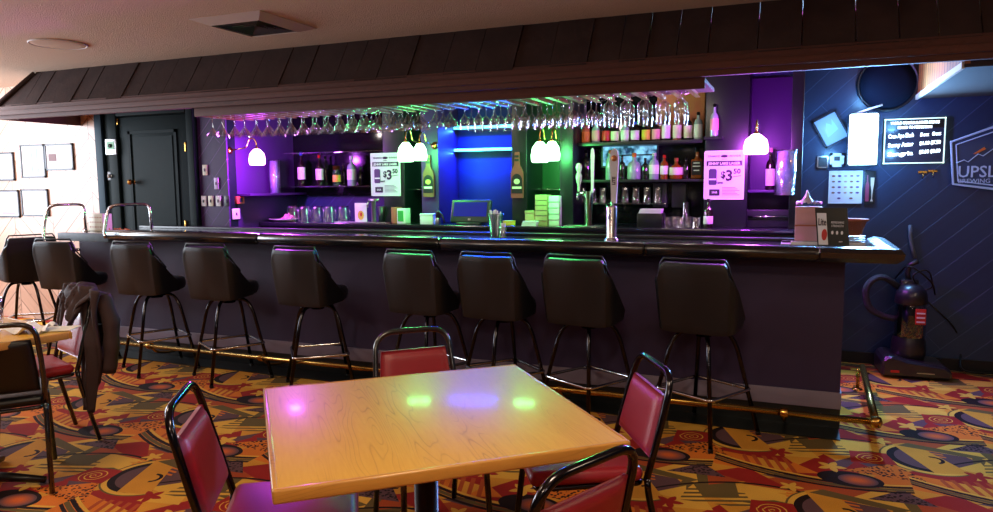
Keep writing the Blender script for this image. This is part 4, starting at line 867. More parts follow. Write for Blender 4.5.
# till screen
A = onY(469, 236, 5.45); zt_ = 1.067
A = onC(469, 5.86); t = thing('till_screen', 'slanted touch screen till glowing dark blue behind the bar', 'till', A)
def slant(z): return z*.18
wv = (onY(488, 220, 5.86).x-onY(449, 220, 5.86).x)/2; hv = onY(469, 199, 5.86).z-ZB
Mx = Matrix.Translation((0, 0, .02)) @ Matrix.Rotation(R(-14), 4, 'X')
MB().box(-wv, wv, 0, .05, 0, hv-.02, .012, M=Mx).build('housing', 'darkgrey', t); sc = MB().box(-wv+.03, wv-.03, -.003, .002, .055, hv-.045, M=Mx).build('screen', 'screen', t)
MB().box(-wv*.6, wv*.6, -.03, .12, 0, .02, .006).build('foot', 'darkgrey', t); MB().box(-.012, .012, -.004, 0, .02, .035, M=Mx).build('badge', 'steel', t)
# straw cup on the bar
A = onZ(495.5, 237.5, 1.066); t = thing('straw_cup', 'clear cup packed with white wrapped straws on the bar by the till', 'cup', tuple(A)); d0 = (A-Vector((0, 0, CAMH))).dot(_fw)/CAM_F
hh = 24*d0; MB().lathe([(1e-6, .0), (5*d0, 0), (8*d0, hh), (8.2*d0, hh), (7.6*d0, hh), (4.7*d0, .003), (1e-6, .003)], 18).build('cup', 'plastic_clear', t)
s_ = MB()
for k in range(26): a = random.random()*6.28; rr = random.random()**.5*4*d0; d = Vector((cos(a), sin(a), 0)); s_.tube([d*rr*.8+Vector((0, 0, .004)), d*rr*1.5+Vector((0, 0, hh*random.uniform(.9, 1.2)))], .005, 6)
s_.build('straws', 'white', t)
A = onZ(503, 238, 1.066); t = thing('small_straw_glass', 'small glass of short straws beside the tall straw cup on the bar', 'cup', tuple(A)); MB().lathe([(1e-6, 0), (.02, 0), (.024, .08), (.023, .08), (.019, .003)], 14).build('glass', 'glass', t); s_ = MB(); [s_.tube([(random.uniform(-.01, .01), random.uniform(-.01, .01), .003), (random.uniform(-.015, .015), random.uniform(-.015, .015), .11)], .003, 5) for k in range(8)]; s_.build('straws', 'white', t)
t, w_, H = boxthing('tea_box', 'little yellow box on the back counter right of the till screen', 'box', 503, 513, 221, 5.84, 'yellow', .06)
# beer towers
def handle_paddle(parent, x, z0, H, m, w=.03, name='tap_handle'):
    q = MB(); q.prism([(x-w*.28, z0), (x+w*.28, z0), (x+w*.5, z0+H*.82), (x+w*.36, z0+H*.95), (x, z0+H), (x-w*.36, z0+H*.95), (x-w*.5, z0+H*.82)], -.018, .0, 'Y'); return q.build(name, m, parent)
A = onZ(611.5, 240, 1.066); t = thing('beer_tower', 'polished steel beer tower on the bar with a white handle marked LITE', 'beer tower', tuple(A)); d0 = (A-Vector((0, 0, CAMH))).dot(_fw)/CAM_F; hz = 34*d0
MB().lathe([(.052, 0), (.052, .006), (.04, .012), (5.4*d0, .02), (5.4*d0, hz-.01), (5.0*d0, hz), (1e-6, hz+.004)], 22).build('column', 'chrome', t)
MB().tube([(0, -.03, hz-.03), (0, -.075, hz-.03), (0, -.085, hz-.09)], .008, 8, fil=.02).build('spout', 'chrome', t)
MB().cyl((0.008, -.01, 0), .011, hz, hz+.03, 12).build('collar', 'chrome', t)
hd = handle_paddle(t, .018, hz+.02, 54*d0, 'white', .062); MB().lathe([(1e-6, -.02), (.021, 0), (1e-6, .02)], 14, Matrix.Translation((.018, -.022, hz+.02+44*d0)) @ Matrix.Rotation(R(90), 4, 'X')).build('orange_ball', 'orange', hd)
v, f = text_mb('LITE', .03, bold=.001); q = MB(); q.add([(.018-p[1], -.0195-p[2], hz+.02+22*d0+p[0]) for p in v], f); q.build('handle_lettering', 'ink', hd)
A = onC(588.5, 5.72+.12); t = thing('beer_tower', 'steel beer tower on the back counter with two handles, left of the white one', 'beer tower', A); d0 = (Vector(A)-Vector((0, 0, CAMH))).dot(_fw)/CAM_F; hz = 34*d0
MB().cyl((0, 0, 0), 4.2*d0, 0, hz, 18).build('column', 'chrome', t); MB().tube([(-.10, 0, hz-.02), (.02, 0, hz-.02)], .016, 10).build('cross_tube', 'chrome', t); MB().cyl((0, 0, 0), .05, 0, .01, 18).build('base', 'chrome', t)
MB().tube([(-.08, 0, hz-.02), (-.08, -.05, hz-.02), (-.08, -.06, hz-.07)], .007, 8, fil=.02).build('spout', 'chrome', t)
q = MB(); q.lathe([(.010, 0), (.012, .05), (.024, .09), (.026, .13), (.014, .155), (.022, .175), (.026, .20), (.02, .225), (1e-6, .235)], 14, None, (-.08, -.01, hz)); q.build('round_handle', mat('frosted_green_handle', (190, 220, 180), .2), t)
handle_paddle(t, .035, hz-.01, 44*d0, 'white', .03)
tag(MB().box(onC(564, 5.8)[0], onC(601, 5.8)[0], 5.785, 5.95, 0, .010, .002).build('drip_tray', 'steel', loc=(0, 0, ZB+.0003)), 'steel drip tray under the two-handled beer tower', 'tray')
for o in COL.objects:
    if o.name.startswith('beer_tower') and abs(o.location.y-5.84) < .01: o.location.z = ZB+.0115
# blue reflection in the back mirror, painted as a glowing framed panel
A = onY(603, 166, YB-.06); B = onY(657, 144, YB-.06)
m_ = bpy.data.materials.new('blue_reflection_glow'); m_.use_nodes = True; nt = m_.node_tree; bs = nt.nodes['Principled BSDF']; vo = nt.nodes.new('ShaderNodeTexNoise'); vo.inputs['Scale'].default_value = 14; vo.inputs['Detail'].default_value = 5
cr_ = nt.nodes.new('ShaderNodeValToRGB'); cr_.color_ramp.elements[0].position = .38; cr_.color_ramp.elements[0].color = (.004, .02, .08, 1); cr_.color_ramp.elements[1].position = .62; cr_.color_ramp.elements[1].color = (.25, .65, 1, 1)
nt.links.new(nt.nodes.new('ShaderNodeTexCoord').outputs['Object'], vo.inputs['Vector']); nt.links.new(vo.outputs['Fac'], cr_.inputs[0]); nt.links.new(cr_.outputs[0], bs.inputs['Emission Color']); bs.inputs['Emission Strength'].default_value = .9; bs.inputs['Base Color'].default_value = (0, 0, 0, 1)
t = thing('mirror_reflection', 'bright blue mirror reflection, painted as a glowing panel, behind the middle shelf bottles', 'screen'); MB().box(A.x, B.x, YB-.06, YB-.032, A.z, B.z).build('picture', m_, t)
g_ = MB(); q = .012; [g_.box(*z_) for z_ in ((A.x-q, B.x+q, YB-.07, YB-.032, B.z, B.z+q), (A.x-q, B.x+q, YB-.07, YB-.032, A.z-q, A.z), (A.x-q, A.x, YB-.07, YB-.032, A.z, B.z), (B.x, B.x+q, YB-.07, YB-.032, A.z, B.z), ((A.x+B.x)/2-.2, B.x, YB-.07, YB-.058, (A.z+B.z)/2-.006, (A.z+B.z)/2+.006))]; g_.build('frame', 'frame', t)
# napkins on dark box
t, w_, H = boxthing('black_bin', 'black bin on the back counter with white napkins on it', 'bin', 637, 662, 213.5, 5.86, 'black', .15, parts=False)
npk = thing('napkin_stack', 'stack of white napkins lying on the black bin', 'napkins', (t.location.x, t.location.y, ZB+.002+H)); [MB().box(-w_*.9+k*.004, w_*.85+k*.002, .01, .13, k*.009, k*.009+.007).build('napkin', 'white', npk) for k in range(4)]
for i, px in enumerate((660, 679)):
    A = onY(px, 190, 6.3); tag(MB().box(A.x-.06, A.x+.06, 6.30, YB-.035, zt2-.24, zt2-.03, .004).build('speaker_box', 'darkgrey'), ['left', 'right'][i]+' one of two dark boxes hung below the middle bottle shelf', 'speaker')
# purple niche
t = thing('knife_rack', 'chrome bar on a dark rack low in the right purple niche', 'rack', onC(767, 6.1)); wv = .16
MB().box(-wv, wv, 0, .1, 0, .14, .005).build('rack_body', 'navyp', t); MB().tube([(-wv*.9, -.015, .085), (wv*.9, -.015, .085)], .008, 8).build('chrome_bar', 'chrome', t)
# left end: white platter with towel
A = onX(258, 222, XC+.35); t = thing('platter', 'white oval platter with a pink cloth at the left end of the back counter', 'platter', (XC+.16, 5.985, ZB+.001)); MB().lathe([(1e-6, .004), (.08, .004), (.15, .022), (.152, .026), (.08, .010), (1e-6, .010)], 24).build('plate', 'white', t); MB().grid(lambda u, v: Vector((.05+(u-.5)*.12, (v-.5)*.12, .03+.05*sin(u*3.1)*sin(v*3.1)+.008*sin(u*17+v*9))), 12, 12).build('cloth', 'pink', t)

# switch plates on the plum wall by the door
def plate(px, py, w_, h_, m, label, Y=YD-.019, deep=.012):
    P = onY(px, py, Y); t = thing('switch_plate', label, 'wall plate', tuple(P)); MB().box(-w_/2, w_/2, -deep, 0, -h_/2, h_/2, .003).build('plate', m, t); MB().box(-.006, .006, -deep-.008, -deep, -.014, .014, .002).build('toggle', 'darkgrey', t)
plate(205.5, 170, .055, .10, 'cream', 'cream wall plate highest on the plum boards right of the door')
plate(217, 183.5, .05, .11, mat('lilac_plate', (200, 170, 220), .4), 'pale wall plate second highest on the plum boards')
for px, c, l in ((204.5, 'white', 'first from the left'), (211.5, 'cream', 'second from the left'), (219, 'white', 'third from the left'), (227.5, 'darkgrey', 'darkest, last on the right')):
    plate(px, 201, .058, .10, c, f'wall plate in the row of four right of the door, {l}', deep=.012)
plate(236, 214, .05, .10, 'white', 'white wall plate lowest by the corner of the plum boards') if False else None
A = onX(237, 214, XC+.02); t = thing('switch_plate', 'white wall plate low on the return wall above the back counter', 'wall plate', (XC+.001, A.y, A.z)); MB().box(0, .012, -.05, .05, -.05, .05, .003).build('plate', 'white', t); MB().box(.012, .02, -.006, .006, -.014, .014).build('toggle', 'darkgrey', t)
A = onX(240, 200, XC+.02); t = thing('wall_socket', 'tan outlet box on the return wall at shelf height by the corner', 'outlet', (XC+.001, A.y, A.z)); MB().box(0, .03, -.05, .05, -.035, .035, .003).build('box', 'copper', t); MB().box(.03, .034, -.02, .02, -.02, .02).build('face', 'darkgrey', t)
# items by the door
P = onY(114, 147, YD-.03); t = thing('door_alarm', 'square silver alarm box with green face beside the dark door', 'alarm', tuple(P)); MB().box(-.075, .075, -.04, 0, -.08, .08, .006).build('case', 'steel', t); MB().box(-.05, .05, -.044, -.04, -.03, .055).build('green_face', 'greenp', t); MB().cyl((0, 0, 0), .02, 0, .01, 14, Matrix.Translation((.0, -.044, .01)) @ Matrix.Rotation(R(90), 4, 'X')).build('button', 'black', t)
P = onY(112, 176, YD-.03); t = thing('door_lock', 'small metal lock with hook on the dark frame left of the door', 'lock', tuple(P)); MB().box(-.04, .04, -.02, 0, -.045, .045, .006).build('case', 'darkgrey', t); MB().lathe([(1e-6, .04), (.018, .035), (.022, .0)], 12, Matrix.Translation((.015, -.02, 0)) @ Matrix.Rotation(R(90), 4, 'X')).build('knob', 'steel', t)
# framed pictures on the pine wall
def picture(x0, x1, y0, y1, label, art, Y=YD-.02):
    A = onY(x0, y1, Y); B = onY(x1, y0, Y); W, H = B.x-A.x, B.z-A.z; t = thing('framed_picture', label, 'picture', ((A.x+B.x)/2, Y, (A.z+B.z)/2)); q = .018
    g_ = MB(); [g_.box(*z_) for z_ in ((-W/2, W/2, 0, .018, H/2-q, H/2), (-W/2, W/2, 0, .018, -H/2, -H/2+q), (-W/2, -W/2+q, 0, .018, -H/2, H/2), (W/2-q, W/2, 0, .018, -H/2, H/2))]; g_.build('frame', 'frame', t)
    pm = MB().box(-W/2+q, W/2-q, .008, .014, -H/2+q, H/2-q).build('print', 'white', t)
    for (a, b, c, d, m) in art: MB().box(a*W, b*W, .005, .008, c*H, d*H).build('print_detail', m, pm)
G1 = mat('pale_blue_print', (150, 176, 200), .6); G2 = mat('brown_print', (110, 74, 76), .6)
picture(21.5, 43, 144, 178, 'tall framed print with pale blue columns, upper left on the pine wall', [(-.2, -.02, -.35, .35, G1), (.06, .2, -.1, .4, G1), (.06, .24, -.36, -.2, G1)])
picture(45.5, 71.5, 143, 170.5, 'nearly square framed print with a brown shape, upper right on pine wall', [(-.38, -.1, -.15, .12, G2)])
picture(22, 46.5, 189, 216, 'framed blank white print in the lower row on the pine wall', [])
picture(-14, 12, 152, 181, 'framed print at the left edge, its pale blue picture cut by the photo edge', [(.0, .12, -.4, .2, G1), (.2, .3, -.3, .3, G1)])
picture(-14, 17.5, 190, 217, 'framed print lowest at the left edge, with small red marks along its foot', [(.0, .35, -.4, -.3, 'pink')])
# carton on far left end of the bar and orange flower sprig
A = onZ(96, 231, 1.066); t = thing('patterned_box', 'cream carton with brown marks on the left end of the bar', 'box', tuple(A)); d0 = (A-Vector((0, 0, CAMH))).dot(_fw)/CAM_F; w_ = 10*d0; hh = 17*d0
MB().box(-w_, w_, 0, .1, 0, hh, .004).build('carton', 'cream', t); q = MB(); [q.box(-w_*.8+(k % 5)*w_*.36, -w_*.8+(k % 5)*w_*.36+w_*.14, -.001, 0, hh*(.2+.28*(k//5)), hh*(.28+.28*(k//5))) for k in range(15)]; q.build('printed_marks', 'copper', t)
A = onZ(115, 231, 1.068); t = thing('orange_garland', 'little orange leafy trimming lying on the bar between the chrome hoops', 'decoration', (A.x+.05, A.y, 1.0685)); q = MB()
for k in range(40): x_ = random.uniform(-.12, .12); a = random.random()*6; q.prism([(x_, 0), (x_+.02*cos(a), .012*sin(a)), (x_+.012*cos(a+1), .02*sin(a+1))], .001+random.random()*.02, .003+random.random()*.025)
q.build('leaves', 'orange', t)

# ------------------------------------------------------------------ right wall things
t = thing('light_box', 'blazing white rectangular light box on the dark wall at right', 'light box'); YL = 6.22
A = onY(848, 165, YL); B = onY(879, 113, YL)
MB().box(A.x, B.x, YL, YL+.02, A.z, B.z, .01).build('glowing_face', emit('white_light_box_glow', (.55, .85, 1.0), 7), t); MB().box(A.x-.008, B.x+.008, YL+.015, YB-.003, A.z-.008, B.z+.008, .006).build('housing', 'darkgrey', t)
q = MB(); q.tube([((A.x+B.x)/2-.08, YL+.05, B.z), ((A.x+B.x)/2+.12, YL, B.z+.06)], .007, 6); q.build('top_bracket', 'white', t)
area('light_box_glow', ((A.x+B.x)/2, YL-.03, (A.z+B.z)/2), (R(-90), 0, 0), B.x-A.x, B.z-A.z, 75, (.20, .50, 1.0))
hx, hz = (A.x+B.x)/2, (A.z+B.z)/2
for dx, dz in ((-.22, .1), (.22, .1), (-.22, -.1), (.22, -.1), (0, .31), (0, -.3)):
    q = MB().box(hx+dx*.86-.02, hx+dx*.86+.02, YL+.03, YL+.06, hz+dz*.9-.02, hz+dz*.9+.02) if False else None
    point('light_box_halo_fill', (hx+dx, YL-.02, hz+dz), 2.8, (.16, .50, 1.0), .03)  # added points that imitate a blue halo on the wall round the box
def framed(x0, x1, y0, y1, name, label, cat, Y=YB-.03, m='white', fm='frame', q=.012, rot=0.):
    A = onY(x0, y1, Y); B = onY(x1, y0, Y); W, H = B.x-A.x, B.z-A.z; t = thing(name, label, cat, ((A.x+B.x)/2, Y, (A.z+B.z)/2)); t.rotation_euler = (0, rot, 0)
    g_ = MB(); [g_.box(*z_) for z_ in ((-W/2, W/2, 0, .02, H/2-q, H/2), (-W/2, W/2, 0, .02, -H/2, -H/2+q), (-W/2, -W/2+q, 0, .02, -H/2, H/2), (W/2-q, W/2, 0, .02, -H/2, H/2))]; g_.build('frame', fm, t)
    MB().box(-W/2+q, W/2-q, .006, .016, -H/2+q, H/2-q).build('face', m, t); return t, W, H
A = onY(831, 129, YB-.04)
t, W, H = framed(817, 845, 113, 145, 'framed_certificate', 'tilted glazed certificate on the wall left of the light box', 'picture', rot=R(-28), m=mat('certificate_paper', (150, 160, 190), .15), q=.014)
MB().prism([(-W*.25, -H*.2), (-W*.05, H*.25), (.02, H*.1), (W*.2, H*.3), (W*.25, -H*.1)], .003, .006, 'Y').build('seal', G1, t)
t, W, H = framed(829.5, 844.5, 153, 167, 'thermostat', 'white square thermostat left of the light box foot', 'thermostat', m='white', fm='white', q=.02); MB().box(-W*.2, W*.2, .0, .006, -H*.05, H*.25).build('display', 'darkgrey', t)
t, W, H = framed(817, 828.5, 156, 168, 'framed_card', 'small dark framed card left of the white thermostat', 'picture', m='darkgrey', fm='steel', q=.008)
# picture menu
t, W, H = framed(828, 863, 170.5, 203.5, 'picture_menu', 'white sheet with rows of small food pictures below the light box', 'menu', q=.004, fm='white', m=mat('menu_paper', (224, 206, 214), .5))
cs = [mat('food_brown', (150, 86, 70), .6), mat('food_plum', (110, 60, 110), .6), mat('food_tan', (196, 140, 120), .6)]
for r_ in range(5):
    for k in range(5):
        if r_ == 4 and k in (0, 2, 4): continue
        MB().prism([(-W*.36+k*W*.18+W*.055*cos(a*pi/4), H*.34-r_*H*.17+H*.03*sin(a*pi/4)) for a in range(8)], .003, .006, 'Y').build('food_picture', cs[(r_*3+k) % 3], t)
t, W, H = framed(864, 876, 171, 204, 'beer_poster', 'narrow poster of a red bottle and pale glass beside the picture menu', 'poster', q=.003, fm='navyp', m='navyp')
MB().prism([(-W*.42, -H*.42), (-W*.08, -H*.42), (-W*.08, H*.08), (-W*.2, H*.2), (-W*.2, H*.38), (-W*.3, H*.38), (-W*.3, H*.2), (-W*.42, H*.08)], .003, .006, 'Y').build('bottle_picture', mat('bottle_red', (150, 50, 80), .4), t)
MB().prism([(W*.06, -H*.42), (W*.34, -H*.42), (W*.24, -H*.34), (W*.28, -H*.1), (W*.38, H*.1), (W*.4, H*.3), (W*.04, H*.3), (W*.06, H*.1), (W*.16, -H*.1), (W*.18, -H*.34)], .003, .006, 'Y').build('glass_picture', mat('glass_pale', (220, 190, 170), .4), t)
# neon menu board
nb = mat('board_blue_black', (18, 34, 58), .25); NE = emit('neon_white_writing', (.75, .92, 1), 2.2)
t, W, H = framed(883, 946.5, 117, 164, 'menu_board', 'blue menu board with glowing handwritten prices right of the light box', 'board', m=nb, fm=emit('glowing_frame_line', (.5, .8, .55), .9), q=.008)
MB().box(-W/2+.01, W/2-.01, .004, .006, H*.28, H*.46).build('header_band', 'black', t)
put_text(t, 'WORLD FAMOUS SLOSHEE DRINKS', H*.085, 0, H*.40, .003, NE, width=W*.8, bold=.001); put_text(t, 'SERVED TO PERFECTION', H*.08, 0, H*.30, .003, NE, width=W*.56, bold=.001)
for k, (a, b_) in enumerate((('Cran Ape Slush', '5oz  8oz'), ('Sunny Aztur', '$6.00 $7.50'), ('Sangria', '$5.00 $8.00'))):
    put_text(t, a, H*.13, -W*.22, H*(.12-.2*k), .003, NE, width=W*.42, slant=.05, bold=.0012); put_text(t, b_, H*.11, W*.26, H*(.14-.19*k), .003, NE, width=W*.34, slant=.06, bold=.0012)
# upslope sign
sg = thing('brewery_sign', 'large six-sided sign with pale outline lettered UPSLOPE at the right edge', 'sign'); YS = YB-.05
P = [onY(px, py, YS) for px, py in ((951, 142), (993, 127), (1040, 143), (1040, 188), (993, 189), (953, 184))]
MB().prism([(p.x, p.z) for p in reversed(P)], YS, YS+.045, 'Y').build('board', mat('sign_navy', (38, 62, 98), .3), sg)
PL = mat('pale_blue_outline', (150, 170, 206), .35, emis=(.3, .45, .8), es=.15)
MB().tube([(p.x, YS-.002, p.z) for p in P], .009, 6, loop=True).build('outline', PL, sg)
c_ = sum((Vector(p) for p in P), Vector())/6; MB().tube([(c_.x+(p.x-c_.x)*.88, YS-.002, c_.z+(p.z-c_.z)*.86) for p in P], .005, 6, loop=True).build('inner_outline', PL, sg)
A = onY(993, 172, YS); put_text(sg, 'UPSLOPE', .12, A.x, A.z, YS-.003, PL, width=onY(1028, 172, YS).x-onY(957, 172, YS).x, bold=.001)
A = onY(993, 181, YS); put_text(sg, 'BREWING COMPANY', .045, A.x, A.z, YS-.003, PL, width=onY(1028, 172, YS).x-onY(957, 172, YS).x)
MB().tube([(onY(a, b_, YS).x, YS-.004, onY(a, b_, YS).z) for a, b_ in ((956, 163), (964, 160), (968, 162), (978, 154), (983, 156), (993, 149), (1003, 157), (1012, 152), (1030, 163))], .004, 5).build('mountain_line', PL, sg)
MB().prism([(onY(a, b_, YS).x, onY(a, b_, YS).z) for a, b_ in ((973, 154), (984, 147), (986, 149), (976, 154))], YS-.006, YS-.002, 'Y').build('orange_mark', 'orange', sg)
for px, py, lb in ((917, 172, 'small yellow key hook strip on the wall under the menu board, left'), (927, 171, 'small yellow key hook strip on the wall under the menu board, right')):
    A = onY(px+6, py, YB-.02); t = thing('key_hook', lb, 'hook', (A.x, YB-.002, A.z)); MB().box(-.03, .03, -.01, 0, -.008, .008).build('plate', 'brass', t); MB().tube([(0, -.01, 0), (0, -.03, -.01), (0, -.035, -.04), (0, -.02, -.05)], .004, 6).build('hook', 'brass', t)
# dim dark disc high on the wall
A = onY(889, 82, YB-.1); t = thing('round_wall_disc', 'dim round dark disc high on the wall under the canopy', 'wall disc', (A.x, YB-.002, A.z)); Mq = Matrix.Rotation(R(90), 4, 'X'); DK = mat('dark_navy_disc', (16, 24, 40), .9, spec=.1)
MB().lathe([(1e-6, .05), (.12, .045), (.19, .02), (.20, .0)], 30, Mq).build('disc', DK, t); MB().lathe([(.19, .0), (.20, .03), (.215, .03), (.215, .0)], 30, Mq).build('rim', 'navyp', t)

# wood soffit at upper right
A = onY(917, 99, YB); sx = A.x; t = thing('wood_soffit', 'boxed wooden overhang at upper right with a warm lit side', 'soffit')
MB().box(sx, XR-.01, 4.72, YB-.004, A.z, A.z+.02).build('underside_board', 'greyboard', t); MB().box(sx, sx+.03, 4.72, YB-.004, A.z+.02, 2.35).build('side_cladding', 'pinewarm', t); MB().box(sx-.012, sx+.004, 4.72, YB-.004, A.z-.006, A.z+.03).build('edge_trim', 'cream', t); MB().box(sx+.03, XR-.01, 4.72, 4.75, A.z+.02, 2.35).build('front_board', 'greyboard', t)
point('warm_soffit_lamp', (sx-.22, 5.5, 2.28), 2.2, (1, .5, .2), .05)
sl = thing('spot_lamp', 'small warm spot lamp under the canopy lighting the wooden overhang', 'lamp', (sx-.22, 5.5, 2.34)); MB().cyl((0, 0, 0), .05, -.0, .018, 16).build('base', 'black', sl)

# things on the right end of the bar
def onT(px, py, z=1.066): return onZ(px, py, z)
A = onT(822, 243); t = thing('bar_menu_sheet', 'wide pale sheet lying flat on the right end of the bar', 'menu', tuple(onT(822, 245)+Vector((0, 0, .001))), .0); MB().box(-.24, .20, -.05, .14, 0, .003).build('sheet', mat('pale_sheet', (190, 184, 196), .4), t)
YG = 5.10; A = onY(800, 240, YG); zt0 = 1.0665
t = thing('napkin_carton', 'open pinkish carton with a crumpled plastic bag on top, right end of the bar', 'carton', (onY(808, 230, 5.12).x, 4.99, zt0)); hh = onY(808, 207, 4.99).z-zt0
w_ = (onY(822, 220, 5.06).x-onY(795, 220, 5.06).x)/2; MB().box(-w_, w_, 0, .15, 0, hh, .004).build('carton', mat('pinkish_card', (206, 150, 150), .7), t); MB().box(-w_-.002, w_+.002, -.002, 0, hh*.48, hh*.52).build('fold_line', 'copper', t)
MB().grid(lambda u, v: Vector(((u-.5)*w_*1.9, .02+v*.12, hh+.004+.075*math.exp(-((u-.42)/.15)**2)*sin(v*3.1)+.02*abs(sin(u*13+v*5))+.012*abs(sin(u*29-v*11)))), 18, 14).build('plastic_bag', 'plastic_clear' if False else mat('crumpled_film', (200, 190, 210), .25), t)
t = thing('wicker_basket', 'small round wicker basket behind the black display stand', 'basket', (onY(850, 222, 5.9).x, 5.12, 0)); A = onY(849, 222, 5.05); t.location = (A.x, 5.05, 1.0665+.06)
MB().lathe([(1e-6, 0), (.075, 0), (.10, .085), (.115, .09), (.113, .10), (.095, .095), (.07, .008), (1e-6, .008)], 22).build('basket', 'wicker', t)
pl_ = thing('ash_plate', 'stack of pale plates under the wicker basket', 'plates', (A.x, 5.05, 1.0665)); [MB().lathe([(1e-6, k*.014), (.06, k*.014), (.10, k*.014+.012), (.06, k*.014+.004)], 20).build('plate', 'white', pl_) for k in range(4)]
t = thing('white_tray', 'thin white tray edge showing behind the menu sheet', 'tray', (onY(825, 238, 5.0).x, 4.89, 1.067)); MB().box(-.20, .22, 0, .05, 0, .022, .003).build('tray', 'white', t); MB().box(-.19, .21, .01, .04, .022, .024).build('lining', 'darkgrey', t)
# display stand: two panels, bottle-shaped red emblem on white strip
Yd = 4.80; A = onY(817.5, 245, Yd); B = onY(844, 210, Yd); t = thing('table_display', 'black display stand with a white strip lettered LITE on the bar end', 'display stand', (A.x, Yd, 1.0705)); t.rotation_euler = (R(-6), R(0), R(-10)); H = (B.z-1.07)*1.06; W = (onY(852, 230, Yd).x-onY(812, 230, Yd).x)
pb_ = MB(); pb_.prism([(0, 0), (W*.80, 0), (W*.70, H), (-W*.12, H)], 0, .012, 'Y'); pb_.build('panel', 'black', t)
MB().prism([(W*.03, H*.04), (W*.27, H*.04), (W*.18, H*.86), (-W*.06, H*.86)], -.002, 0, 'Y').build('white_strip', 'white', t)
put_text(t, 'Lite', H*.26, W*.09, H*.62, -.003, 'ink', width=W*.20, bold=.001); MB().prism([(W*.16+W*.07*cos(a*pi/8), H*.30+H*.15*sin(a*pi/8)) for a in range(16)], -.004, -.002, 'Y').build('red_emblem', 'red', t)
put_text(t, 'REFRESHING', H*.08, W*.48, H*.62, -.002, 'white', width=W*.32); put_text(t, 'STRENGTH', H*.08, W*.48, H*.53, -.002, 'white', width=W*.30)
for k in range(3): MB().prism([(W*(.36+k*.12)+W*.03*cos(a*pi/4), H*.36+H*.05*sin(a*pi/4)) for a in range(8)], -.003, 0, 'Y').build('can_icon', 'white', t)
put_text(t, 'ABV', H*.05, W*.58, H*.13, -.002, 'white'); MB().box(W*.1, W*.6, .012, .07, 0, .008).build('foot', 'black', t)
A = onT(797, 243); t = thing('phone', 'small black phone-like gadget lying on the bar left of the pale sheet', 'gadget', (onT(790, 243).x, onT(790, 243).y, 1.0665)); MB().box(-.05, .05, -.02, .03, 0, .014, .004).build('case', 'black', t); MB().box(-.02, .02, -.01, .02, .014, .017).build('keypad', 'darkgrey', t)

# white pipe on the wall and wires
A = onY(910, 225, YB-.03); B = onY(915, 258, YB-.03); tag(MB().tube([(A.x, YB-.03, A.z), (A.x+.01, YB-.03, (A.z+B.z)/2), (B.x, YB-.03, B.z)], .014, 8, fil=.05).build('wall_pipe', mat('grey_pipe', (96, 104, 118), .4)), 'short grey pipe on the dark wall above the vacuum cleaner', 'pipe')

# ------------------------------------------------------------------ ceiling things
A = onZ(252, 28, ZC); t = thing('air_vent', 'square white louvred air vent in the ceiling', 'air vent', (-3.43, 4.03, ZC)); g_ = MB(); h = .29; q = .05
for k in range(4):
    M = Matrix.Rotation(k*pi/2, 4, 'Z'); g_.add([(-h, -h, -.003), (h, -h, -.003), (h-.09, -h+.09, -.035), (-h+.09, -h+.09, -.035), (-h, -h, -.001), (h, -h, -.001)], [(0, 1, 2, 3)[::-1], (0, 1, 5, 4)], False, M)
g_.build('frame', mat('vent_white', (206, 196, 190), .5), t, sol=.004)
for k in range(4):
    s_ = h-.10-k*.042; g_ = MB()
    for j in range(4): g_.add([(-s_, -s_, -.030), (s_, -s_, -.030), (s_-.03, -s_+.03, -.008), (-s_+.03, -s_+.03, -.008)], [(0, 3, 2, 1)], False, Matrix.Rotation(j*pi/2, 4, 'Z'))
    g_.build('louvre', 'darkgrey', t, sol=.003)
t = thing('ceiling_speaker', 'round flush disc in the ceiling near the left end', 'ceiling fixture', (-5.25, 3.95, ZC)); MB().lathe([(1e-6, -.012), (.15, -.012), (.19, -.008), (.20, -.001)], 32).build('disc', 'ceiling', t); MB().tube([(.195*cos(k*pi/20), .195*sin(k*pi/20), -.006) for k in range(40)], .006, 6, loop=True).build('rim', 'white', t)

# ------------------------------------------------------------------ vacuum cleaner
A = onZ(912, 376, 0); V = thing('vacuum_cleaner', 'black upright vacuum cleaner with clear dust cup by the right wall', 'vacuum cleaner', (A.x, A.y+.06, 0), R(4)); V.scale = (1.15, 1.15, 1.08); VK = 'darkgrey'
bk = mat('vacuum_plastic', (34, 30, 36), .35, coat=.4)
hd = MB(); hd.prism([(-.20, 0.012), (.20, .012), (.20, .07), (.16, .10), (-.06, .13), (-.15, .16), (-.20, .13)], -.16, .14, 'Y'); o = hd.build('cleaner_head', bk, V); o.modifiers.new('b', 'BEVEL').width = .015
MB().box(.0, .10, -.1625, -.16, .047, .053).build('grey_trim_line', 'steel', o); MB().box(-.15, -.10, -.164, -.16, .045, .06).build('red_badge', 'red', o)
for s_ in (-1, 1): MB().cyl((0, 0, 0), .035, -.012, .012, 14, Matrix.Translation((s_*.14, .11, .036)) @ Matrix.Rotation(R(90), 4, 'Y')).build('wheel', 'black', V)
MB().lathe([(1e-6, .10), (.095, .11), (.105, .16), (.10, .24), (.09, .27)], 18, None, (-.02, .02, 0)).build('motor_base', bk, V)
dc = MB().lathe([(.085, .27), (.092, .29), (.092, .47), (.085, .50)], 20, None, (-.02, .0, 0)).build('dust_cup', thin_glass('smoked_cup', (.4, .38, .42), base=.08), V)
MB().lathe([(1e-6, .28), (.05, .28), (.05, .47), (1e-6, .48)], 14, None, (-.02, .0, 0)).build('filter', bk, dc); MB().box(-.01, .05, -.098, -.088, .37, .48, .003).build('red_label', 'red', dc); [MB().box(-.004, .044, -.101, -.098, .385+k*.03, .395+k*.03).build('label_lettering', 'white', dc) for k in range(3)]
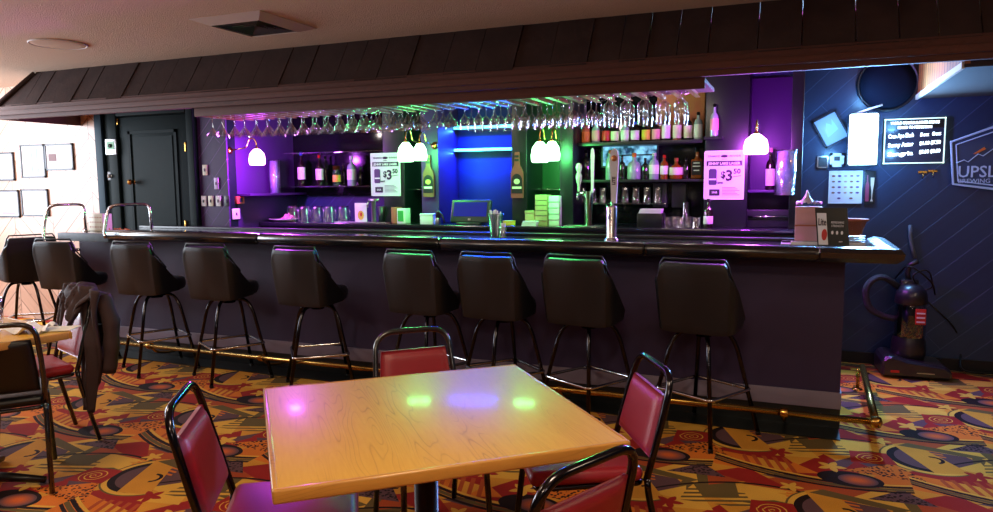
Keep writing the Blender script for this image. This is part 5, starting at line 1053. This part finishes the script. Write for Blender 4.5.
MB().lathe([(.088, .50), (.098, .51), (.09, .58), (.06, .63), (1e-6, .64)], 18, None, (-.02, .0, 0)).build('top_cap', bk, V)
MB().box(-.075, .035, .06, .11, .12, .66, .015).build('spine', bk, V)
MB().tube([(-.02, .085, .64), (-.03, .09, .70), (-.02, .09, .76), (.02, .06, .79)], [.018, .016, .018, .016], 10, fil=0).build('handle', bk, V)
MB().tube([(-.08, .06, .60), (-.20, .0, .70), (-.30, -.02, .62), (-.28, -.02, .46), (-.18, .0, .40), (-.09, .03, .38)], .022, 12, fil=.09).build('hose', mat('ribbed_hose', (52, 50, 56), .5, bump=1, bscale=200), V)
MB().tube([(-.10, .1, .66), (-.05, .0, .78), (.05, -.02, .70), (.12, .02, .62), (.05, .06, .58), (-.03, .02, .70), (.08, .03, .75), (.13, .06, .56)], .006, 6, fil=.06).build('power_cord', 'black', V)
MB().tube([(.10, .10, .5), (.30, .2, .30), (.34, .22, .12), (.30, .1, .012), (.5, .12, .01), (.9, .2, .01)], .006, 6, fil=.1).build('power_cord', 'black', V)

for i_, (x_, p_) in enumerate(((-4.25, 5), (-2.75, 4), (-1.75, 6), (-.95, 5))):
    t = thing('canopy_spot_lamp', 'small round lamp set in the canopy board '+['at the purple left end', 'before the blue doorway', 'above the stacked cartons', 'above the right bottle shelves'][i_], 'lamp', (x_, 5.28, 2.2195))
    MB().lathe([(.04, 0), (.045, -.012), (.032, -.018)], 16).build('rim', 'brass', t); MB().lathe([(1e-6, -.012), (.032, -.016)], 16).build('bulb', emit('canopy_bulb', (1, .85, .7), 6) if i_ == 0 else bpy.data.materials['canopy_bulb'], t)
    point('canopy_spot_light', (x_, 5.28, 2.16), p_, (1, .84, .70), .03)
# round ceiling lamps added out of view to brighten the tables and room
for x_, y_ in ((-.3, 1.1), (2.2, 2.6), (-3.2, 1.6)):
    t = thing('added_ceiling_lamp', ['added warm ceiling lamp over the oak table', 'added warm ceiling lamp at the right of the room', 'added warm ceiling lamp at the left of the room'][[-.3, 2.2, -3.2].index(x_)], 'lamp', (x_, y_, ZC)); MB().lathe([(.12, 0), (.13, -.02), (.11, -.03)], 20).build('rim', 'steel', t); MB().lathe([(1e-6, -.028), (.08, -.026), (.11, -.02)], 20).build('diffuser', emit('warm_diffuser', (1, .75, .5), 4) if x_ == -.3 else bpy.data.materials['warm_diffuser'], t)
